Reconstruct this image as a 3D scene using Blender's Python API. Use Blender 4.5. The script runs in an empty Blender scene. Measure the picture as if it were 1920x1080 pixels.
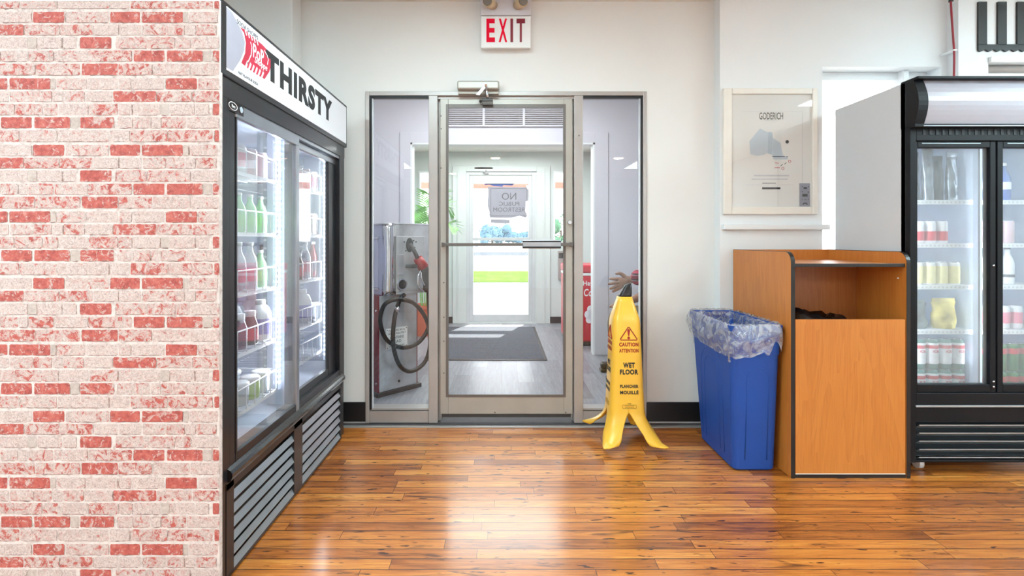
import bpy, bmesh, math, random
from mathutils import Vector, Matrix, noise
R = math.radians
PI = math.pi
random.seed(7)
S = bpy.context.scene
C = S.collection

# ------------------------------------------------------------------ camera
CAMH = 1.205
FPX = 950.0
CX, CY = 941.0, 450.0
cam = bpy.data.cameras.new('camera')
camo = bpy.data.objects.new('camera', cam); C.objects.link(camo)
camo.location = (0, 0, CAMH)
camo.rotation_euler = (R(90), 0, 0)
cam.sensor_width = 36.0
cam.lens = 36.0 * FPX / 1920.0
cam.shift_x = (960 - CX) / 1920.0
cam.shift_y = -(540 - CY) / 1920.0
cam.clip_start = 0.05
cam.clip_end = 500
S.camera = camo

# ------------------------------------------------------------------ view
S.view_settings.view_transform = 'Standard'
S.view_settings.look = 'None'
S.view_settings.gamma = 1.0
S.view_settings.use_curve_mapping = False
S.view_settings.exposure = 0.0

# ------------------------------------------------------------------ world and large lights
w = bpy.data.worlds.new('sky'); S.world = w; w.use_nodes = True
wn = w.node_tree.nodes; wl = w.node_tree.links
bg = wn['Background']
tc = wn.new('ShaderNodeTexCoord'); sx = wn.new('ShaderNodeSeparateXYZ')
wr = wn.new('ShaderNodeValToRGB')
wl.new(tc.outputs['Generated'], sx.inputs[0]); wl.new(sx.outputs['Z'], wr.inputs[0])
wr.color_ramp.elements[0].position = 0.0; wr.color_ramp.elements[0].color = (1.0, 1.0, 1.0, 1)
wr.color_ramp.elements[1].position = 0.9; wr.color_ramp.elements[1].color = (0.72, 0.84, 1.0, 1)
wl.new(wr.outputs[0], bg.inputs['Color'])
bg.inputs['Strength'].default_value = 6.5

def area(name, loc, size, power, rot=(0, 0, 0), color=(1, 1, 1), sy=None):
    l = bpy.data.lights.new(name, 'AREA'); l.energy = power; l.color = color
    l.shape = 'RECTANGLE'; l.size = size; l.size_y = sy or size
    o = bpy.data.objects.new(name, l); C.objects.link(o); o.location = loc; o.rotation_euler = rot
    return o
CEIL = 2.762
ROOM_P = 58
FILL_PANELS = [(-0.2, 1.7, 0.65), (3.95, 1.2, 1.7), (-2.5, -0.4, 1.6), (-2.5, -3.6, 1.4), (3.2, -3.6, 2.1)]  # added fill panels, positioned to keep out of the glass reflections
for i, (x, y, pf) in enumerate(FILL_PANELS):
    area('room_fill_light', (x, y, CEIL - 0.03), 1.15, ROOM_P * pf, color=(0.71, 0.99, 1.07))  # unseen area lamps added to brighten the room
DOWN = [(-0.12, -2.87), (-1.14, -5.1), (0.82, -5.1), (-2.3, -2.87), (2.2, -2.87)]
for x, y in DOWN:
    area('downlight_lamp', (x, y, CEIL - 0.022), 0.14, 14, color=(1.0, 0.95, 0.9))
area('vestibule_fill_light', (0.0, 4.3, 2.80), 1.6, 46, color=(0.90, 0.97, 1.0), sy=0.9)  # unseen lamp added to lift the vestibule brightness
area('porch_fill_light', (0.0, 6.3, 2.42), 1.4, 46, color=(0.95, 1.0, 0.99), sy=1.2)  # unseen lamp added to brighten the porch room
sun = bpy.data.lights.new('sun', 'SUN'); sun.energy = 20.0; sun.angle = R(0.6); sun.color = (1, 0.96, 0.88)
suno = bpy.data.objects.new('sun', sun); C.objects.link(suno)
# travel direction of the light
sd = Vector((-0.34, -1.0, -0.86)).normalized()
suno.rotation_euler = sd.to_track_quat('-Z', 'Y').to_euler()

# ------------------------------------------------------------------ pixel helper (real distances)
def P(px, py, Y):
    return Vector(((px - CX) * Y / FPX, Y, CAMH - (py - CY) * Y / FPX))
def PX(px, X, py=None):
    """point on the plane x = X seen at pixel column px"""
    Y = X * FPX / (px - CX)
    return Y if py is None else Vector((X, Y, CAMH - (py - CY) * Y / FPX))

# ------------------------------------------------------------------ materials
def lin(c):
    def f(v):
        v /= 255.0
        return v / 12.92 if v <= 0.04045 else ((v + 0.055) / 1.055) ** 2.4
    return tuple(f(v) for v in c) + (1.0,)

class NT:
    def __init__(s, name):
        s.m = bpy.data.materials.new(name); s.m.use_nodes = True
        s.t = s.m.node_tree; s.n = s.t.nodes; s.b = s.n['Principled BSDF']; s.out = s.n['Material Output']
    def new(s, t, **k):
        n = s.n.new(t)
        for a, v in k.items(): setattr(n, a, v)
        return n
    def l(s, a, b): s.t.links.new(a, b)
    def put(s, inp, v):
        if hasattr(v, 'is_linked') or isinstance(v, bpy.types.NodeSocket): s.l(v, inp)
        else: inp.default_value = v
    def math(s, op, a, b=0.0, c=0.0, clamp=False):
        n = s.new('ShaderNodeMath', operation=op); n.use_clamp = clamp
        s.put(n.inputs[0], a); s.put(n.inputs[1], b); s.put(n.inputs[2], c)
        return n.outputs[0]
    def comb(s, x, y, z):
        n = s.new('ShaderNodeCombineXYZ'); s.put(n.inputs[0], x); s.put(n.inputs[1], y); s.put(n.inputs[2], z)
        return n.outputs[0]
    def pos(s):
        g = s.new('ShaderNodeNewGeometry'); q = s.new('ShaderNodeSeparateXYZ'); s.l(g.outputs['Position'], q.inputs[0])
        return q.outputs[0], q.outputs[1], q.outputs[2], g.outputs['Position']
    def noise(s, vec, scale, detail=3.0, rough=0.5, dist=0.0):
        n = s.new('ShaderNodeTexNoise'); s.l(vec, n.inputs['Vector'])
        n.inputs['Scale'].default_value = scale; n.inputs['Detail'].default_value = detail
        n.inputs['Roughness'].default_value = rough; n.inputs['Distortion'].default_value = dist
        return n.outputs[0]
    def white(s, vec, dim='3D'):
        n = s.new('ShaderNodeTexWhiteNoise', noise_dimensions=dim)
        s.l(vec, n.inputs['W' if dim == '1D' else 'Vector']); return n.outputs['Value'], n.outputs['Color']
    def ramp(s, f, stops):
        n = s.new('ShaderNodeValToRGB'); s.put(n.inputs[0], f); cr = n.color_ramp
        while len(cr.elements) < len(stops): cr.elements.new(0.5)
        for e, (p, c) in zip(cr.elements, stops):
            e.position = p; e.color = c if len(c) == 4 else tuple(c) + (1,)
        return n.outputs[0]
    def mix(s, f, a, b, mode='MIX'):
        n = s.new('ShaderNodeMix', data_type='RGBA', blend_type=mode)
        s.put(n.inputs[0], f); s.put(n.inputs[6], a); s.put(n.inputs[7], b); return n.outputs[2]
    def bump(s, h, strength=0.3, dist=0.002):
        n = s.new('ShaderNodeBump'); n.inputs['Strength'].default_value = strength; n.inputs['Distance'].default_value = dist
        s.l(h, n.inputs['Height']); s.l(n.outputs[0], s.b.inputs['Normal'])
    def set(s, **k):
        for a, v in k.items(): s.put(s.b.inputs[a.replace('_', ' ')], v)

def mat(name, rgb, rough=0.5, metal=0.0, var=0.04, scale=8.0, bump=0.0, bscale=200.0, coat=0.0, emis=None, es=0.0, spec=0.5, alpha=1.0, trans=0.0, local=False):
    t = NT(name); c = lin(rgb)
    tcn = t.new('ShaderNodeTexCoord'); vec = tcn.outputs['Object']
    f = t.noise(vec, scale, 3.0)
    a = tuple(min(1, v * (1 - var)) for v in c[:3]) + (1,); b = tuple(min(1, v * (1 + var)) for v in c[:3]) + (1,)
    t.put(t.b.inputs['Base Color'], t.ramp(f, [(0.35, a), (0.65, b)]))
    t.b.inputs['Roughness'].default_value = rough; t.b.inputs['Metallic'].default_value = metal
    t.b.inputs['Specular IOR Level'].default_value = spec
    t.b.inputs['Coat Weight'].default_value = coat; t.b.inputs['Coat Roughness'].default_value = 0.08
    if bump: t.bump(t.noise(vec, bscale, 2.0), bump, 0.001)
    if es:
        t.b.inputs['Emission Color'].default_value = lin(emis or rgb); t.b.inputs['Emission Strength'].default_value = es
    if alpha < 1: t.b.inputs['Alpha'].default_value = alpha
    if trans: t.b.inputs['Transmission Weight'].default_value = trans
    return t.m

def glass_mat(name, tint=(0.97, 0.985, 0.98), refl=1.0, haze=0.0, hz=(0.8, 0.83, 0.83), rough=0.0):
    t = NT(name); t.n.remove(t.b)
    tr = t.new('ShaderNodeBsdfTransparent'); tr.inputs[0].default_value = tuple(tint) + (1,)
    gl = t.new('ShaderNodeBsdfGlossy'); gl.inputs['Roughness'].default_value = rough
    lw = t.new('ShaderNodeLayerWeight'); lw.inputs['Blend'].default_value = 0.5
    p5 = t.math('POWER', lw.outputs['Facing'], 5.0)
    F = t.math('MULTIPLY', t.math('ADD', t.math('MULTIPLY', p5, 0.96), 0.04), refl, clamp=True)
    mx = t.new('ShaderNodeMixShader'); t.l(F, mx.inputs[0]); 
    base = tr.outputs[0]
    if haze:
        df = t.new('ShaderNodeBsdfDiffuse'); df.inputs[0].default_value = tuple(hz) + (1,)
        tl = t.new('ShaderNodeBsdfTranslucent'); tl.inputs[0].default_value = tuple(hz) + (1,)
        ad = t.new('ShaderNodeMixShader'); ad.inputs[0].default_value = 0.5; t.l(df.outputs[0], ad.inputs[1]); t.l(tl.outputs[0], ad.inputs[2])
        _, _, _, pv = t.pos()
        nf = t.math('MULTIPLY', t.math('ADD', t.noise(pv, 5.0, 3.0), 0.5), haze, clamp=True)
        m2 = t.new('ShaderNodeMixShader'); t.l(nf, m2.inputs[0]); t.l(tr.outputs[0], m2.inputs[1]); t.l(ad.outputs[0], m2.inputs[2])
        base = m2.outputs[0]
    t.l(base, mx.inputs[1]); t.l(gl.outputs[0], mx.inputs[2]); t.l(mx.outputs[0], t.out.inputs[0])
    return t.m

def plank_mat(name, width, stops, gapcol, l0, l1, rough, streak, coat, line=0.03, along='x', knots=True):
    t = NT(name); x, y, z, p = t.pos()
    if along == 'y': x, y = y, x
    row = t.math('FLOOR', t.math('DIVIDE', y, width))
    rv, rc = t.white(row, '1D')
    L = t.math('ADD', t.math('MULTIPLY', rv, l1 - l0), l0)
    off = t.math('MULTIPLY', rv, 37.0)
    u = t.math('DIVIDE', t.math('ADD', x, off), L)
    uid = t.math('FLOOR', u)
    bv, bc = t.white(t.comb(uid, row, 3.3))
    bsep = t.new('ShaderNodeSeparateColor'); t.l(bc, bsep.inputs[0])
    # grain stretched along the board, different on every board
    gx = t.math('ADD', t.math('MULTIPLY', x, 2.2), t.math('MULTIPLY', bv, 50.0))
    gv = t.comb(gx, t.math('MULTIPLY', y, 30.0), bsep.outputs[1])
    grain = t.noise(gv, 1.6, 6.0, 0.62, 0.8)
    fine = t.noise(t.comb(t.math('MULTIPLY', x, 8.0), t.math('MULTIPLY', y, 260.0), bv), 1.0, 3.0, 0.6)
    f = t.math('ADD', t.math('MULTIPLY', bsep.outputs[0], 0.62), t.math('MULTIPLY', t.math('SUBTRACT', grain, 0.5), 1.5))
    f = t.math('ADD', f, 0.18)
    f = t.math('ADD', f, t.math('MULTIPLY', t.math('SUBTRACT', fine, 0.5), 0.6), clamp=True)
    col = t.ramp(f, stops)
    if knots:
        kn = t.noise(t.comb(t.math('ADD', t.math('MULTIPLY', x, 3.2), t.math('MULTIPLY', bv, 90.0)), t.math('MULTIPLY', y, 24.0), bv), 1.0, 3.0, 0.65, 1.2)
        km = t.ramp(kn, [(0.57, (0, 0, 0, 1)), (0.70, (1, 1, 1, 1))])
        col = t.mix(t.math('MULTIPLY', km, streak * 0.85), col, lin((86, 44, 24)))
        k2 = t.noise(t.comb(t.math('MULTIPLY', x, 14.0), t.math('MULTIPLY', y, 60.0), bv), 1.0, 2.0, 0.5)
        col = t.mix(t.math('MULTIPLY', t.ramp(k2, [(0.66, (0, 0, 0, 1)), (0.71, (1, 1, 1, 1))]), streak), col, lin((60, 26, 16)))
    fy = t.math('FRACT', t.math('DIVIDE', y, width)); fx = t.math('FRACT', u)
    wob = t.math('MULTIPLY', t.noise(t.comb(t.math('MULTIPLY', x, 3.0), row, 0.0), 2.0, 2.0), line * 1.6)
    g1 = t.math('LESS_THAN', fy, wob)
    g2 = t.math('LESS_THAN', t.math('MULTIPLY', fx, L), 0.0022)
    g = t.math('MAXIMUM', g1, g2)
    col = t.mix(t.math('MULTIPLY', g, 0.95), col, lin(gapcol))
    t.put(t.b.inputs['Base Color'], col)
    rr = t.math('ADD', t.math('MULTIPLY', grain, 0.10), rough - 0.05)
    t.put(t.b.inputs['Roughness'], rr)
    t.b.inputs['Coat Weight'].default_value = coat; t.b.inputs['Coat Roughness'].default_value = 0.16
    h = t.math('SUBTRACT', t.math('MULTIPLY', t.math('ADD', grain, t.math('MULTIPLY', bv, 0.8)), 0.35), g)
    wv = t.noise(t.comb(t.math('MULTIPLY', x, 1.5), t.math('MULTIPLY', y, 14.0), 0.0), 1.0, 2.0)
    h = t.math('ADD', h, t.math('MULTIPLY', wv, 0.9))
    bn = t.new('ShaderNodeBump'); bn.inputs['Strength'].default_value = 0.25; bn.inputs['Distance'].default_value = 0.0012
    t.l(h, bn.inputs['Height']); t.l(bn.outputs[0], t.b.inputs['Normal']); t.l(bn.outputs[0], t.b.inputs['Coat Normal'])
    return t.m

def laminate_mat(name, c1, c2, c3, along='z', rough=0.35):
    t = NT(name); x, y, z, p = t.pos()
    v = t.comb(t.math('MULTIPLY', x, 5.0), t.math('MULTIPLY', y, 5.0), t.math('MULTIPLY', z, 0.8))
    g = t.noise(v, 1.0, 3.0, 0.5, 1.0)
    rings = t.math('FRACT', t.math('MULTIPLY', g, 7.0))
    fine = t.noise(t.comb(t.math('MULTIPLY', x, 160.0), t.math('MULTIPLY', y, 160.0), t.math('MULTIPLY', z, 6.0)), 1.0, 3.0, 0.6)
    f = t.math('ADD', t.math('MULTIPLY', rings, 0.22), t.math('MULTIPLY', fine, 0.78))
    t.put(t.b.inputs['Base Color'], t.ramp(f, [(0.2, lin(c1)), (0.5, lin(c2)), (0.85, lin(c3))]))
    t.b.inputs['Roughness'].default_value = rough
    return t.m

def brick_mat():
    t = NT('brick_wallpaper')
    at = t.new('ShaderNodeAttribute', attribute_name='kind'); sp = t.new('ShaderNodeSeparateColor'); t.l(at.outputs['Color'], sp.inputs[0])
    uv = t.new('ShaderNodeAttribute', attribute_name='cell'); us = t.new('ShaderNodeSeparateXYZ'); t.l(uv.outputs['Vector'], us.inputs[0])
    x, y, z, p = t.pos()
    seed = t.math('MULTIPLY', sp.outputs[1], 40.0)
    v = t.comb(t.math('ADD', x, seed), seed, z)
    n1 = t.noise(v, 34.0, 7.0, 0.68, 1.4)
    n2 = t.noise(v, 85.0, 5.0, 0.7, 2.2)
    n3 = t.noise(v, 55.0, 5.0, 0.65, 0.4)
    # cell: x,y in metres from the nearest edges
    ed = t.math('MINIMUM', us.outputs[0], us.outputs[1])
    edf = t.math('MULTIPLY', t.math('SUBTRACT', 0.0080, ed), 70.0)
    edf = t.math('MAXIMUM', edf, 0.0)
    # amount of red: kind.r 0..1
    a = t.math('ADD', t.math('MULTIPLY', t.math('SUBTRACT', n1, 0.5), 3.9), t.math('MULTIPLY', t.math('SUBTRACT', n2, 0.5), 1.5))
    a = t.math('SUBTRACT', t.math('ADD', a, t.math('ADD', t.math('MULTIPLY', sp.outputs[0], 1.15), 0.21)), edf)
    red = t.ramp(a, [(0.97, (0, 0, 0, 1)), (1.0, (1, 1, 1, 1))])
    n = t.math('SUBTRACT', a, 0.42); red = t.math('MULTIPLY', n, 9.0, clamp=True)
    half = t.math('MULTIPLY', t.math('SUBTRACT', a, 0.04), 2.5, clamp=True)
    cred = t.ramp(n3, [(0.30, lin((150, 70, 64))), (0.48, lin((184, 88, 80))), (0.62, lin((197, 108, 98))), (0.78, lin((217, 158, 148)))])
    cwash = t.ramp(n2, [(0.34, lin((166, 142, 137))), (0.46, lin((198, 177, 171))), (0.60, lin((220, 203, 198)))])
    cpink = t.ramp(n3, [(0.35, lin((190, 130, 122))), (0.7, lin((216, 178, 170)))])
    col = t.mix(t.math('MULTIPLY', half, 0.75), cwash, cpink)
    col = t.mix(red, col, cred)
    # thin dark cracks on the rim of patches
    cr = t.math('LESS_THAN', t.math('ABSOLUTE', t.math('SUBTRACT', a, 0.41)), 0.022)
    cr = t.math('MULTIPLY', cr, t.math('GREATER_THAN', n3, 0.52))
    col = t.mix(t.math('MULTIPLY', cr, 0.55), col, lin((140, 82, 76)))
    # grey mortar patches
    col = t.mix(t.math('MULTIPLY', sp.outputs[2], 0.8), col, t.ramp(n3, [(0.35, lin((176, 160, 152))), (0.65, lin((206, 192, 184)))]))
    t.put(t.b.inputs['Base Color'], col)
    t.b.inputs['Roughness'].default_value = 0.7
    t.bump(n2, 0.15, 0.0008)
    return t.m

def mortar_mat():
    t = NT('mortar_wallpaper'); x, y, z, p = t.pos()
    n = t.noise(p, 40.0, 5.0, 0.6, 0.8)
    t.put(t.b.inputs['Base Color'], t.ramp(n, [(0.32, lin((190, 173, 168))), (0.46, lin((217, 203, 198))), (0.65, lin((228, 218, 213)))]))
    t.b.inputs['Roughness'].default_value = 0.7
    return t.m

M = {}
M['wall'] = mat('painted_wall', (232, 231, 229), 0.6, var=0.012, scale=2, bump=0.08, bscale=90, spec=0.3)
M['wall_white'] = mat('painted_white', (236, 239, 241), 0.6, var=0.012, scale=2, spec=0.3)
M['wall_lav'] = mat('painted_cool_white', (216, 215, 223), 0.55, var=0.02, scale=2, spec=0.3)
M['wall_green'] = mat('painted_pale', (214, 221, 220), 0.55, var=0.012, scale=2, spec=0.3)
M['ceiling'] = mat('ceiling_paint', (238, 236, 232), 0.8, var=0.01)
M['black_base'] = mat('black_vinyl', (24, 24, 27), 0.4, var=0.1)
M['floor'] = plank_mat('heart_pine_floor', 0.0617, [(0.0, lin((122, 64, 24))), (0.3, lin((164, 92, 34))), (0.55, lin((190, 112, 44))), (0.8, lin((206, 130, 54))), (1.0, lin((220, 152, 74)))], (52, 22, 14), 0.5, 1.25, 0.36, 1.0, 0.75, line=0.09)
M['vfloor'] = plank_mat('grey_laminate_floor', 0.14, [(0.0, lin((104, 105, 112))), (0.5, lin((132, 134, 142))), (1.0, lin((156, 159, 166)))], (80, 80, 88), 0.8, 1.4, 0.34, 0.0, 0.0, line=0.012, along='y', knots=False)
M['vfloor'].node_tree.nodes['Principled BSDF'].inputs['Specular IOR Level'].default_value = 0.25
M['brick'] = brick_mat(); M['mortar'] = mortar_mat()
M['crack'] = mat('crack_line', (128, 84, 78), 0.7, var=0.3, scale=30)
M['greyline'] = mat('shadow_line_print', (150, 118, 110), 0.7, var=0.3, scale=30)
M['blackmetal'] = mat('black_enamel', (17, 20, 27), 0.34, 0.0, var=0.06, scale=14, spec=0.6, coat=0.2)
M['fridgeblack'] = mat('matt_black_enamel', (12, 14, 20), 0.5, var=0.06, spec=0.25)
M['blackgloss'] = mat('black_gloss', (13, 14, 18), 0.18, 0.0, var=0.06, spec=0.6, coat=0.5)
M['slat'] = mat('grille_slat_metal', (176, 186, 194), 0.32, 0.7, var=0.05)
M['steel'] = mat('brushed_aluminium', (176, 182, 190), 0.28, 0.9, var=0.05)
M['chrome'] = mat('chrome', (205, 207, 212), 0.12, 1.0, var=0.03)
M['doorframe'] = mat('anodised_door', (178, 174, 166), 0.38, 0.35, var=0.05, scale=5)
M['doordark'] = mat('door_bead', (112, 106, 102), 0.4, 0.3, var=0.05)
M['mullion'] = mat('anodised_mullion', (178, 173, 170), 0.36, 0.4, var=0.05, scale=5)
M['porchframe'] = mat('pale_painted_aluminium', (206, 211, 214), 0.4, 0.1, var=0.03)
M['gasket'] = mat('rubber_gasket', (12, 14, 20), 0.5)
M['bead'] = mat('white_glazing_bead', (214, 220, 226), 0.3, 0.3)
M['glass'] = glass_mat('window_glass', (0.985, 0.99, 0.99), 1.0)
M['coolglass'] = glass_mat('cooler_glass', (0.96, 0.97, 0.98), 2.2, haze=0.10, hz=(0.86, 0.9, 0.97))  # pale veil in the glass colour stands in for washed-out reflections
M['fogglass'] = glass_mat('fogged_cooler_glass', (0.93, 0.95, 0.95), 1.0, haze=0.20, hz=(0.72, 0.77, 0.78))
M['liner'] = mat('cooler_liner', (218, 228, 246), 0.4, var=0.02)
M['wire'] = mat('white_wire', (238, 240, 244), 0.35)
M['signwhite'] = mat('sign_face', (232, 233, 238), 0.35, var=0.01, es=0.12)
M['signgrey'] = mat('sign_grey_print', (168, 165, 178), 0.35, var=0.04)
M['ink'] = mat('black_ink', (34, 36, 38), 0.5)
M['greyink'] = mat('grey_ink', (88, 86, 92), 0.5)
M['paleink'] = mat('pale_grey_ink', (206, 204, 208), 0.5)
M['red'] = mat('red_print', (198, 36, 66), 0.4, var=0.08)
M['redhi'] = mat('red_highlight_print', (220, 84, 100), 0.4, var=0.08)
M['white'] = mat('white_plastic', (240, 240, 240), 0.4, var=0.01)
M['cream'] = mat('cream_frame', (238, 234, 226), 0.45, var=0.02)
M['paper'] = mat('poster_paper', (232, 229, 226), 0.55, var=0.008)
M['mapblue'] = mat('map_blue_print', (196, 206, 216), 0.55, var=0.02)
M['mapdark'] = mat('map_blue_dark_print', (182, 195, 206), 0.55, var=0.02)
M['mat'] = mat('entrance_mat', (70, 77, 88), 0.95, var=0.25, scale=60, bump=0.6, bscale=300)
M['exitred'] = mat('exit_letter_lit', (206, 8, 44), 0.5, spec=0.1, es=0.22, emis=(235, 20, 60))
M['exitdark'] = mat('exit_letter_dim', (132, 20, 42), 0.4)
M['yellow'] = mat('yellow_plastic', (246, 190, 62), 0.32, var=0.03, coat=0.15)
M['yellow_ink'] = mat('moulded_mark', (150, 112, 30), 0.5)
M['cautionred'] = mat('caution_red_ink', (160, 34, 24), 0.5)
M['blue'] = mat('blue_bin_plastic', (20, 72, 156), 0.5, var=0.04, scale=5)
M['laminate'] = laminate_mat('cherry_laminate', (188, 108, 44), (202, 123, 52), (210, 133, 61))
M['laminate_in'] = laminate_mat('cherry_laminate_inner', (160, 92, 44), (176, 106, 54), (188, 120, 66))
M['edge'] = mat('black_edge_band', (28, 25, 26), 0.35)
M['bagblack'] = mat('black_bag_plastic', (14, 14, 16), 0.22)
M['cokered'] = mat('red_chest_enamel', (205, 18, 48), 0.3, var=0.04)
M['pumpred'] = mat('pump_maroon', (112, 22, 42), 0.35, var=0.08)
M['pumpsteel'] = mat('pump_stainless', (196, 198, 202), 0.3, 0.5, var=0.16, scale=7)
M['pumpgrey'] = mat('pump_grey_panel', (192, 194, 197), 0.35, 0.35, var=0.1)
M['pumpblue'] = mat('pump_pale_panel', (178, 180, 206), 0.35, var=0.03)
M['rubber'] = mat('black_rubber', (14, 15, 16), 0.45, var=0.1)
M['darkgrey'] = mat('dark_grey', (64, 62, 62), 0.4, var=0.1)
M['nozred'] = mat('nozzle_red', (168, 40, 40), 0.4)
M['terracotta'] = mat('terracotta', (214, 106, 78), 0.7, var=0.05)
M['leaf'] = mat('palm_leaf', (128, 196, 104), 0.5, var=0.3, scale=9)
M['soil'] = mat('soil', (60, 44, 34), 0.9)
M['skin'] = mat('bronze_skin', (150, 112, 92), 0.5, var=0.08, scale=12)
M['hair'] = mat('hair', (110, 100, 94), 0.8)
M['denim'] = mat('olive_trousers', (112, 98, 78), 0.8, var=0.2, scale=25)
M['boot'] = mat('dark_boot', (40, 34, 32), 0.5)
M['wood_bench'] = laminate_mat('bench_wood', (120, 84, 56), (142, 102, 70), (160, 118, 84))
def plaid():
    t = NT('red_plaid'); x, y, z, p = t.pos()
    a = t.math('LESS_THAN', t.math('FRACT', t.math('MULTIPLY', z, 22.0)), 0.4)
    b = t.math('LESS_THAN', t.math('FRACT', t.math('MULTIPLY', t.math('ADD', x, y), 22.0)), 0.4)
    c = t.math('LESS_THAN', t.math('FRACT', t.math('MULTIPLY', z, 22.0)), 0.08)
    s_ = t.math('MULTIPLY', t.math('ADD', a, b), 0.5)
    col = t.ramp(s_, [(0.0, lin((176, 46, 74))), (0.5, lin((120, 36, 58))), (1.0, lin((60, 26, 40)))])
    col = t.mix(t.math('MULTIPLY', c, 0.6), col, lin((220, 190, 200)))
    t.put(t.b.inputs['Base Color'], col); t.b.inputs['Roughness'].default_value = 0.85
    return t.m
M['plaid'] = plaid()
M['led'] = mat('led_light', (235, 244, 255), 0.4, es=14.0, emis=(225, 238, 255))
M['ledstrip'] = mat('led_strip_lens', (225, 236, 250), 0.4, es=1.6, emis=(215, 230, 255))
M['warm'] = mat('warm_lamp', (255, 214, 170), 0.4, es=16.0, emis=(255, 206, 156))
M['diffuser'] = mat('fill_panel_diffuser', (245, 245, 240), 0.5, es=1.0)  # glowing face of the added room fill panels
M['lightbox'] = mat('lightbox_face', (180, 180, 192), 0.28, var=0.02)
M['fridgeside'] = mat('pale_grey_enamel', (214, 216, 220), 0.35, var=0.01)
M['concrete'] = mat('concrete_lot', (176, 174, 168), 1.0, var=0.06, scale=0.6, spec=0.0)
M['asphalt'] = mat('asphalt_road', (84, 88, 92), 1.0, var=0.06, scale=0.6, spec=0.0)
M['grass'] = mat('lawn', (82, 104, 48), 1.0, var=0.2, scale=2, spec=0.0)
M['tree'] = mat('hazed_tree_leaves', (104, 134, 148), 1.0, spec=0.0, var=0.1, scale=1)  # blue distance haze is mixed into the leaf colour
M['treegreen'] = mat('near_tree_leaves', (84, 128, 96), 0.9, var=0.3, scale=3)
M['bark'] = mat('bark', (92, 74, 60), 0.9)
M['beam'] = mat('porch_timber', (190, 128, 112), 0.7, var=0.05)
M['carred'] = mat('car_paint_red', (190, 30, 40), 0.3)
M['tyre'] = mat('tyre', (30, 30, 30), 0.7)
M['greybox'] = mat('grey_box', (130, 150, 172), 0.6)
M['decalblue'] = mat('decal_blue', (60, 84, 150), 0.5)
M['decalred'] = mat('decal_red', (214, 50, 60), 0.5)
M['signpaper'] = mat('sign_back_paper', (150, 150, 162), 0.6, var=0.02)
M['tape'] = mat('white_tape', (225, 226, 228), 0.4)
M['redcable'] = mat('red_cable', (146, 30, 44), 0.4)
M['threshold'] = mat('threshold_rubber', (72, 68, 70), 0.7, var=0.1, scale=20)
M['logodark'] = mat('dark_green_black_print', (42, 46, 46), 0.5)
M['brass'] = mat('amber_lamp_housing', (206, 184, 150), 0.4)
M['lens'] = mat('lamp_lens', (150, 146, 140), 0.12, 0.6)
def film():
    t = NT('clear_bag_film'); x, y, z, p = t.pos()
    tr = t.new('ShaderNodeBsdfTransparent'); gl = t.new('ShaderNodeBsdfGlossy'); gl.inputs['Roughness'].default_value = 0.16
    df = t.new('ShaderNodeBsdfDiffuse'); df.inputs[0].default_value = (0.86, 0.88, 0.92, 1)
    tl = t.new('ShaderNodeBsdfTranslucent'); tl.inputs[0].default_value = (0.86, 0.88, 0.92, 1)
    n = t.noise(p, 13.0, 2.0, 0.45, 2.2)
    m0 = t.new('ShaderNodeMixShader'); m0.inputs[0].default_value = 0.5; t.l(df.outputs[0], m0.inputs[1]); t.l(tl.outputs[0], m0.inputs[2])
    m1 = t.new('ShaderNodeMixShader'); t.l(t.ramp(n, [(0.40, (0.06,) * 3), (0.62, (0.55,) * 3)]), m1.inputs[0]); t.l(tr.outputs[0], m1.inputs[1]); t.l(m0.outputs[0], m1.inputs[2])
    m2 = t.new('ShaderNodeMixShader'); m2.inputs[0].default_value = 0.22; t.l(m1.outputs[0], m2.inputs[1]); t.l(gl.outputs[0], m2.inputs[2])
    t.l(m2.outputs[0], t.out.inputs[0])
    bn = t.new('ShaderNodeBump'); bn.inputs['Distance'].default_value = 0.012; bn.inputs['Strength'].default_value = 0.9
    t.l(t.noise(p, 30.0, 4.0, 0.6, 2.0), bn.inputs['Height']); t.l(bn.outputs[0], gl.inputs['Normal'])
    return t.m
M['film'] = film()

# ------------------------------------------------------------------ mesh helpers
def BM(): return bmesh.new()
def box(bm, x0, x1, y0, y1, z0, z1, bev=0.0, seg=2, mtx=None):
    if x0 > x1: x0, x1 = x1, x0
    if y0 > y1: y0, y1 = y1, y0
    if z0 > z1: z0, z1 = z1, z0
    t = bmesh.new(); bmesh.ops.create_cube(t, size=1.0)
    for v in t.verts:
        v.co = Vector(((x0 + x1) / 2 + v.co.x * (x1 - x0), (y0 + y1) / 2 + v.co.y * (y1 - y0), (z0 + z1) / 2 + v.co.z * (z1 - z0)))
    if bev:
        bev = min(bev, 0.49 * min(x1 - x0, y1 - y0, z1 - z0))
        bmesh.ops.bevel(t, geom=list(t.edges), offset=bev, segments=seg, profile=0.5, affect='EDGES')
    merge(bm, t, mtx)
def merge(bm, t, mtx=None):
    mp = {}
    for v in t.verts: mp[v] = bm.verts.new(mtx @ v.co if mtx else v.co)
    for f in t.faces:
        try: nf = bm.faces.new([mp[v] for v in f.verts]); nf.smooth = f.smooth; nf.material_index = f.material_index
        except ValueError: pass
    t.free()
def poly(bm, pts):
    vs = [bm.verts.new(p) for p in pts]; return bm.faces.new(vs)
def prism(bm, pts, vec):
    """flat polygon pts extruded along vec"""
    vec = Vector(vec); a = [bm.verts.new(Vector(p)) for p in pts]; b = [bm.verts.new(Vector(p) + vec) for p in pts]
    n = len(pts); bm.faces.new(a[::-1]); bm.faces.new(b)
    for i in range(n): bm.faces.new([a[i], a[(i + 1) % n], b[(i + 1) % n], b[i]])
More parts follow.
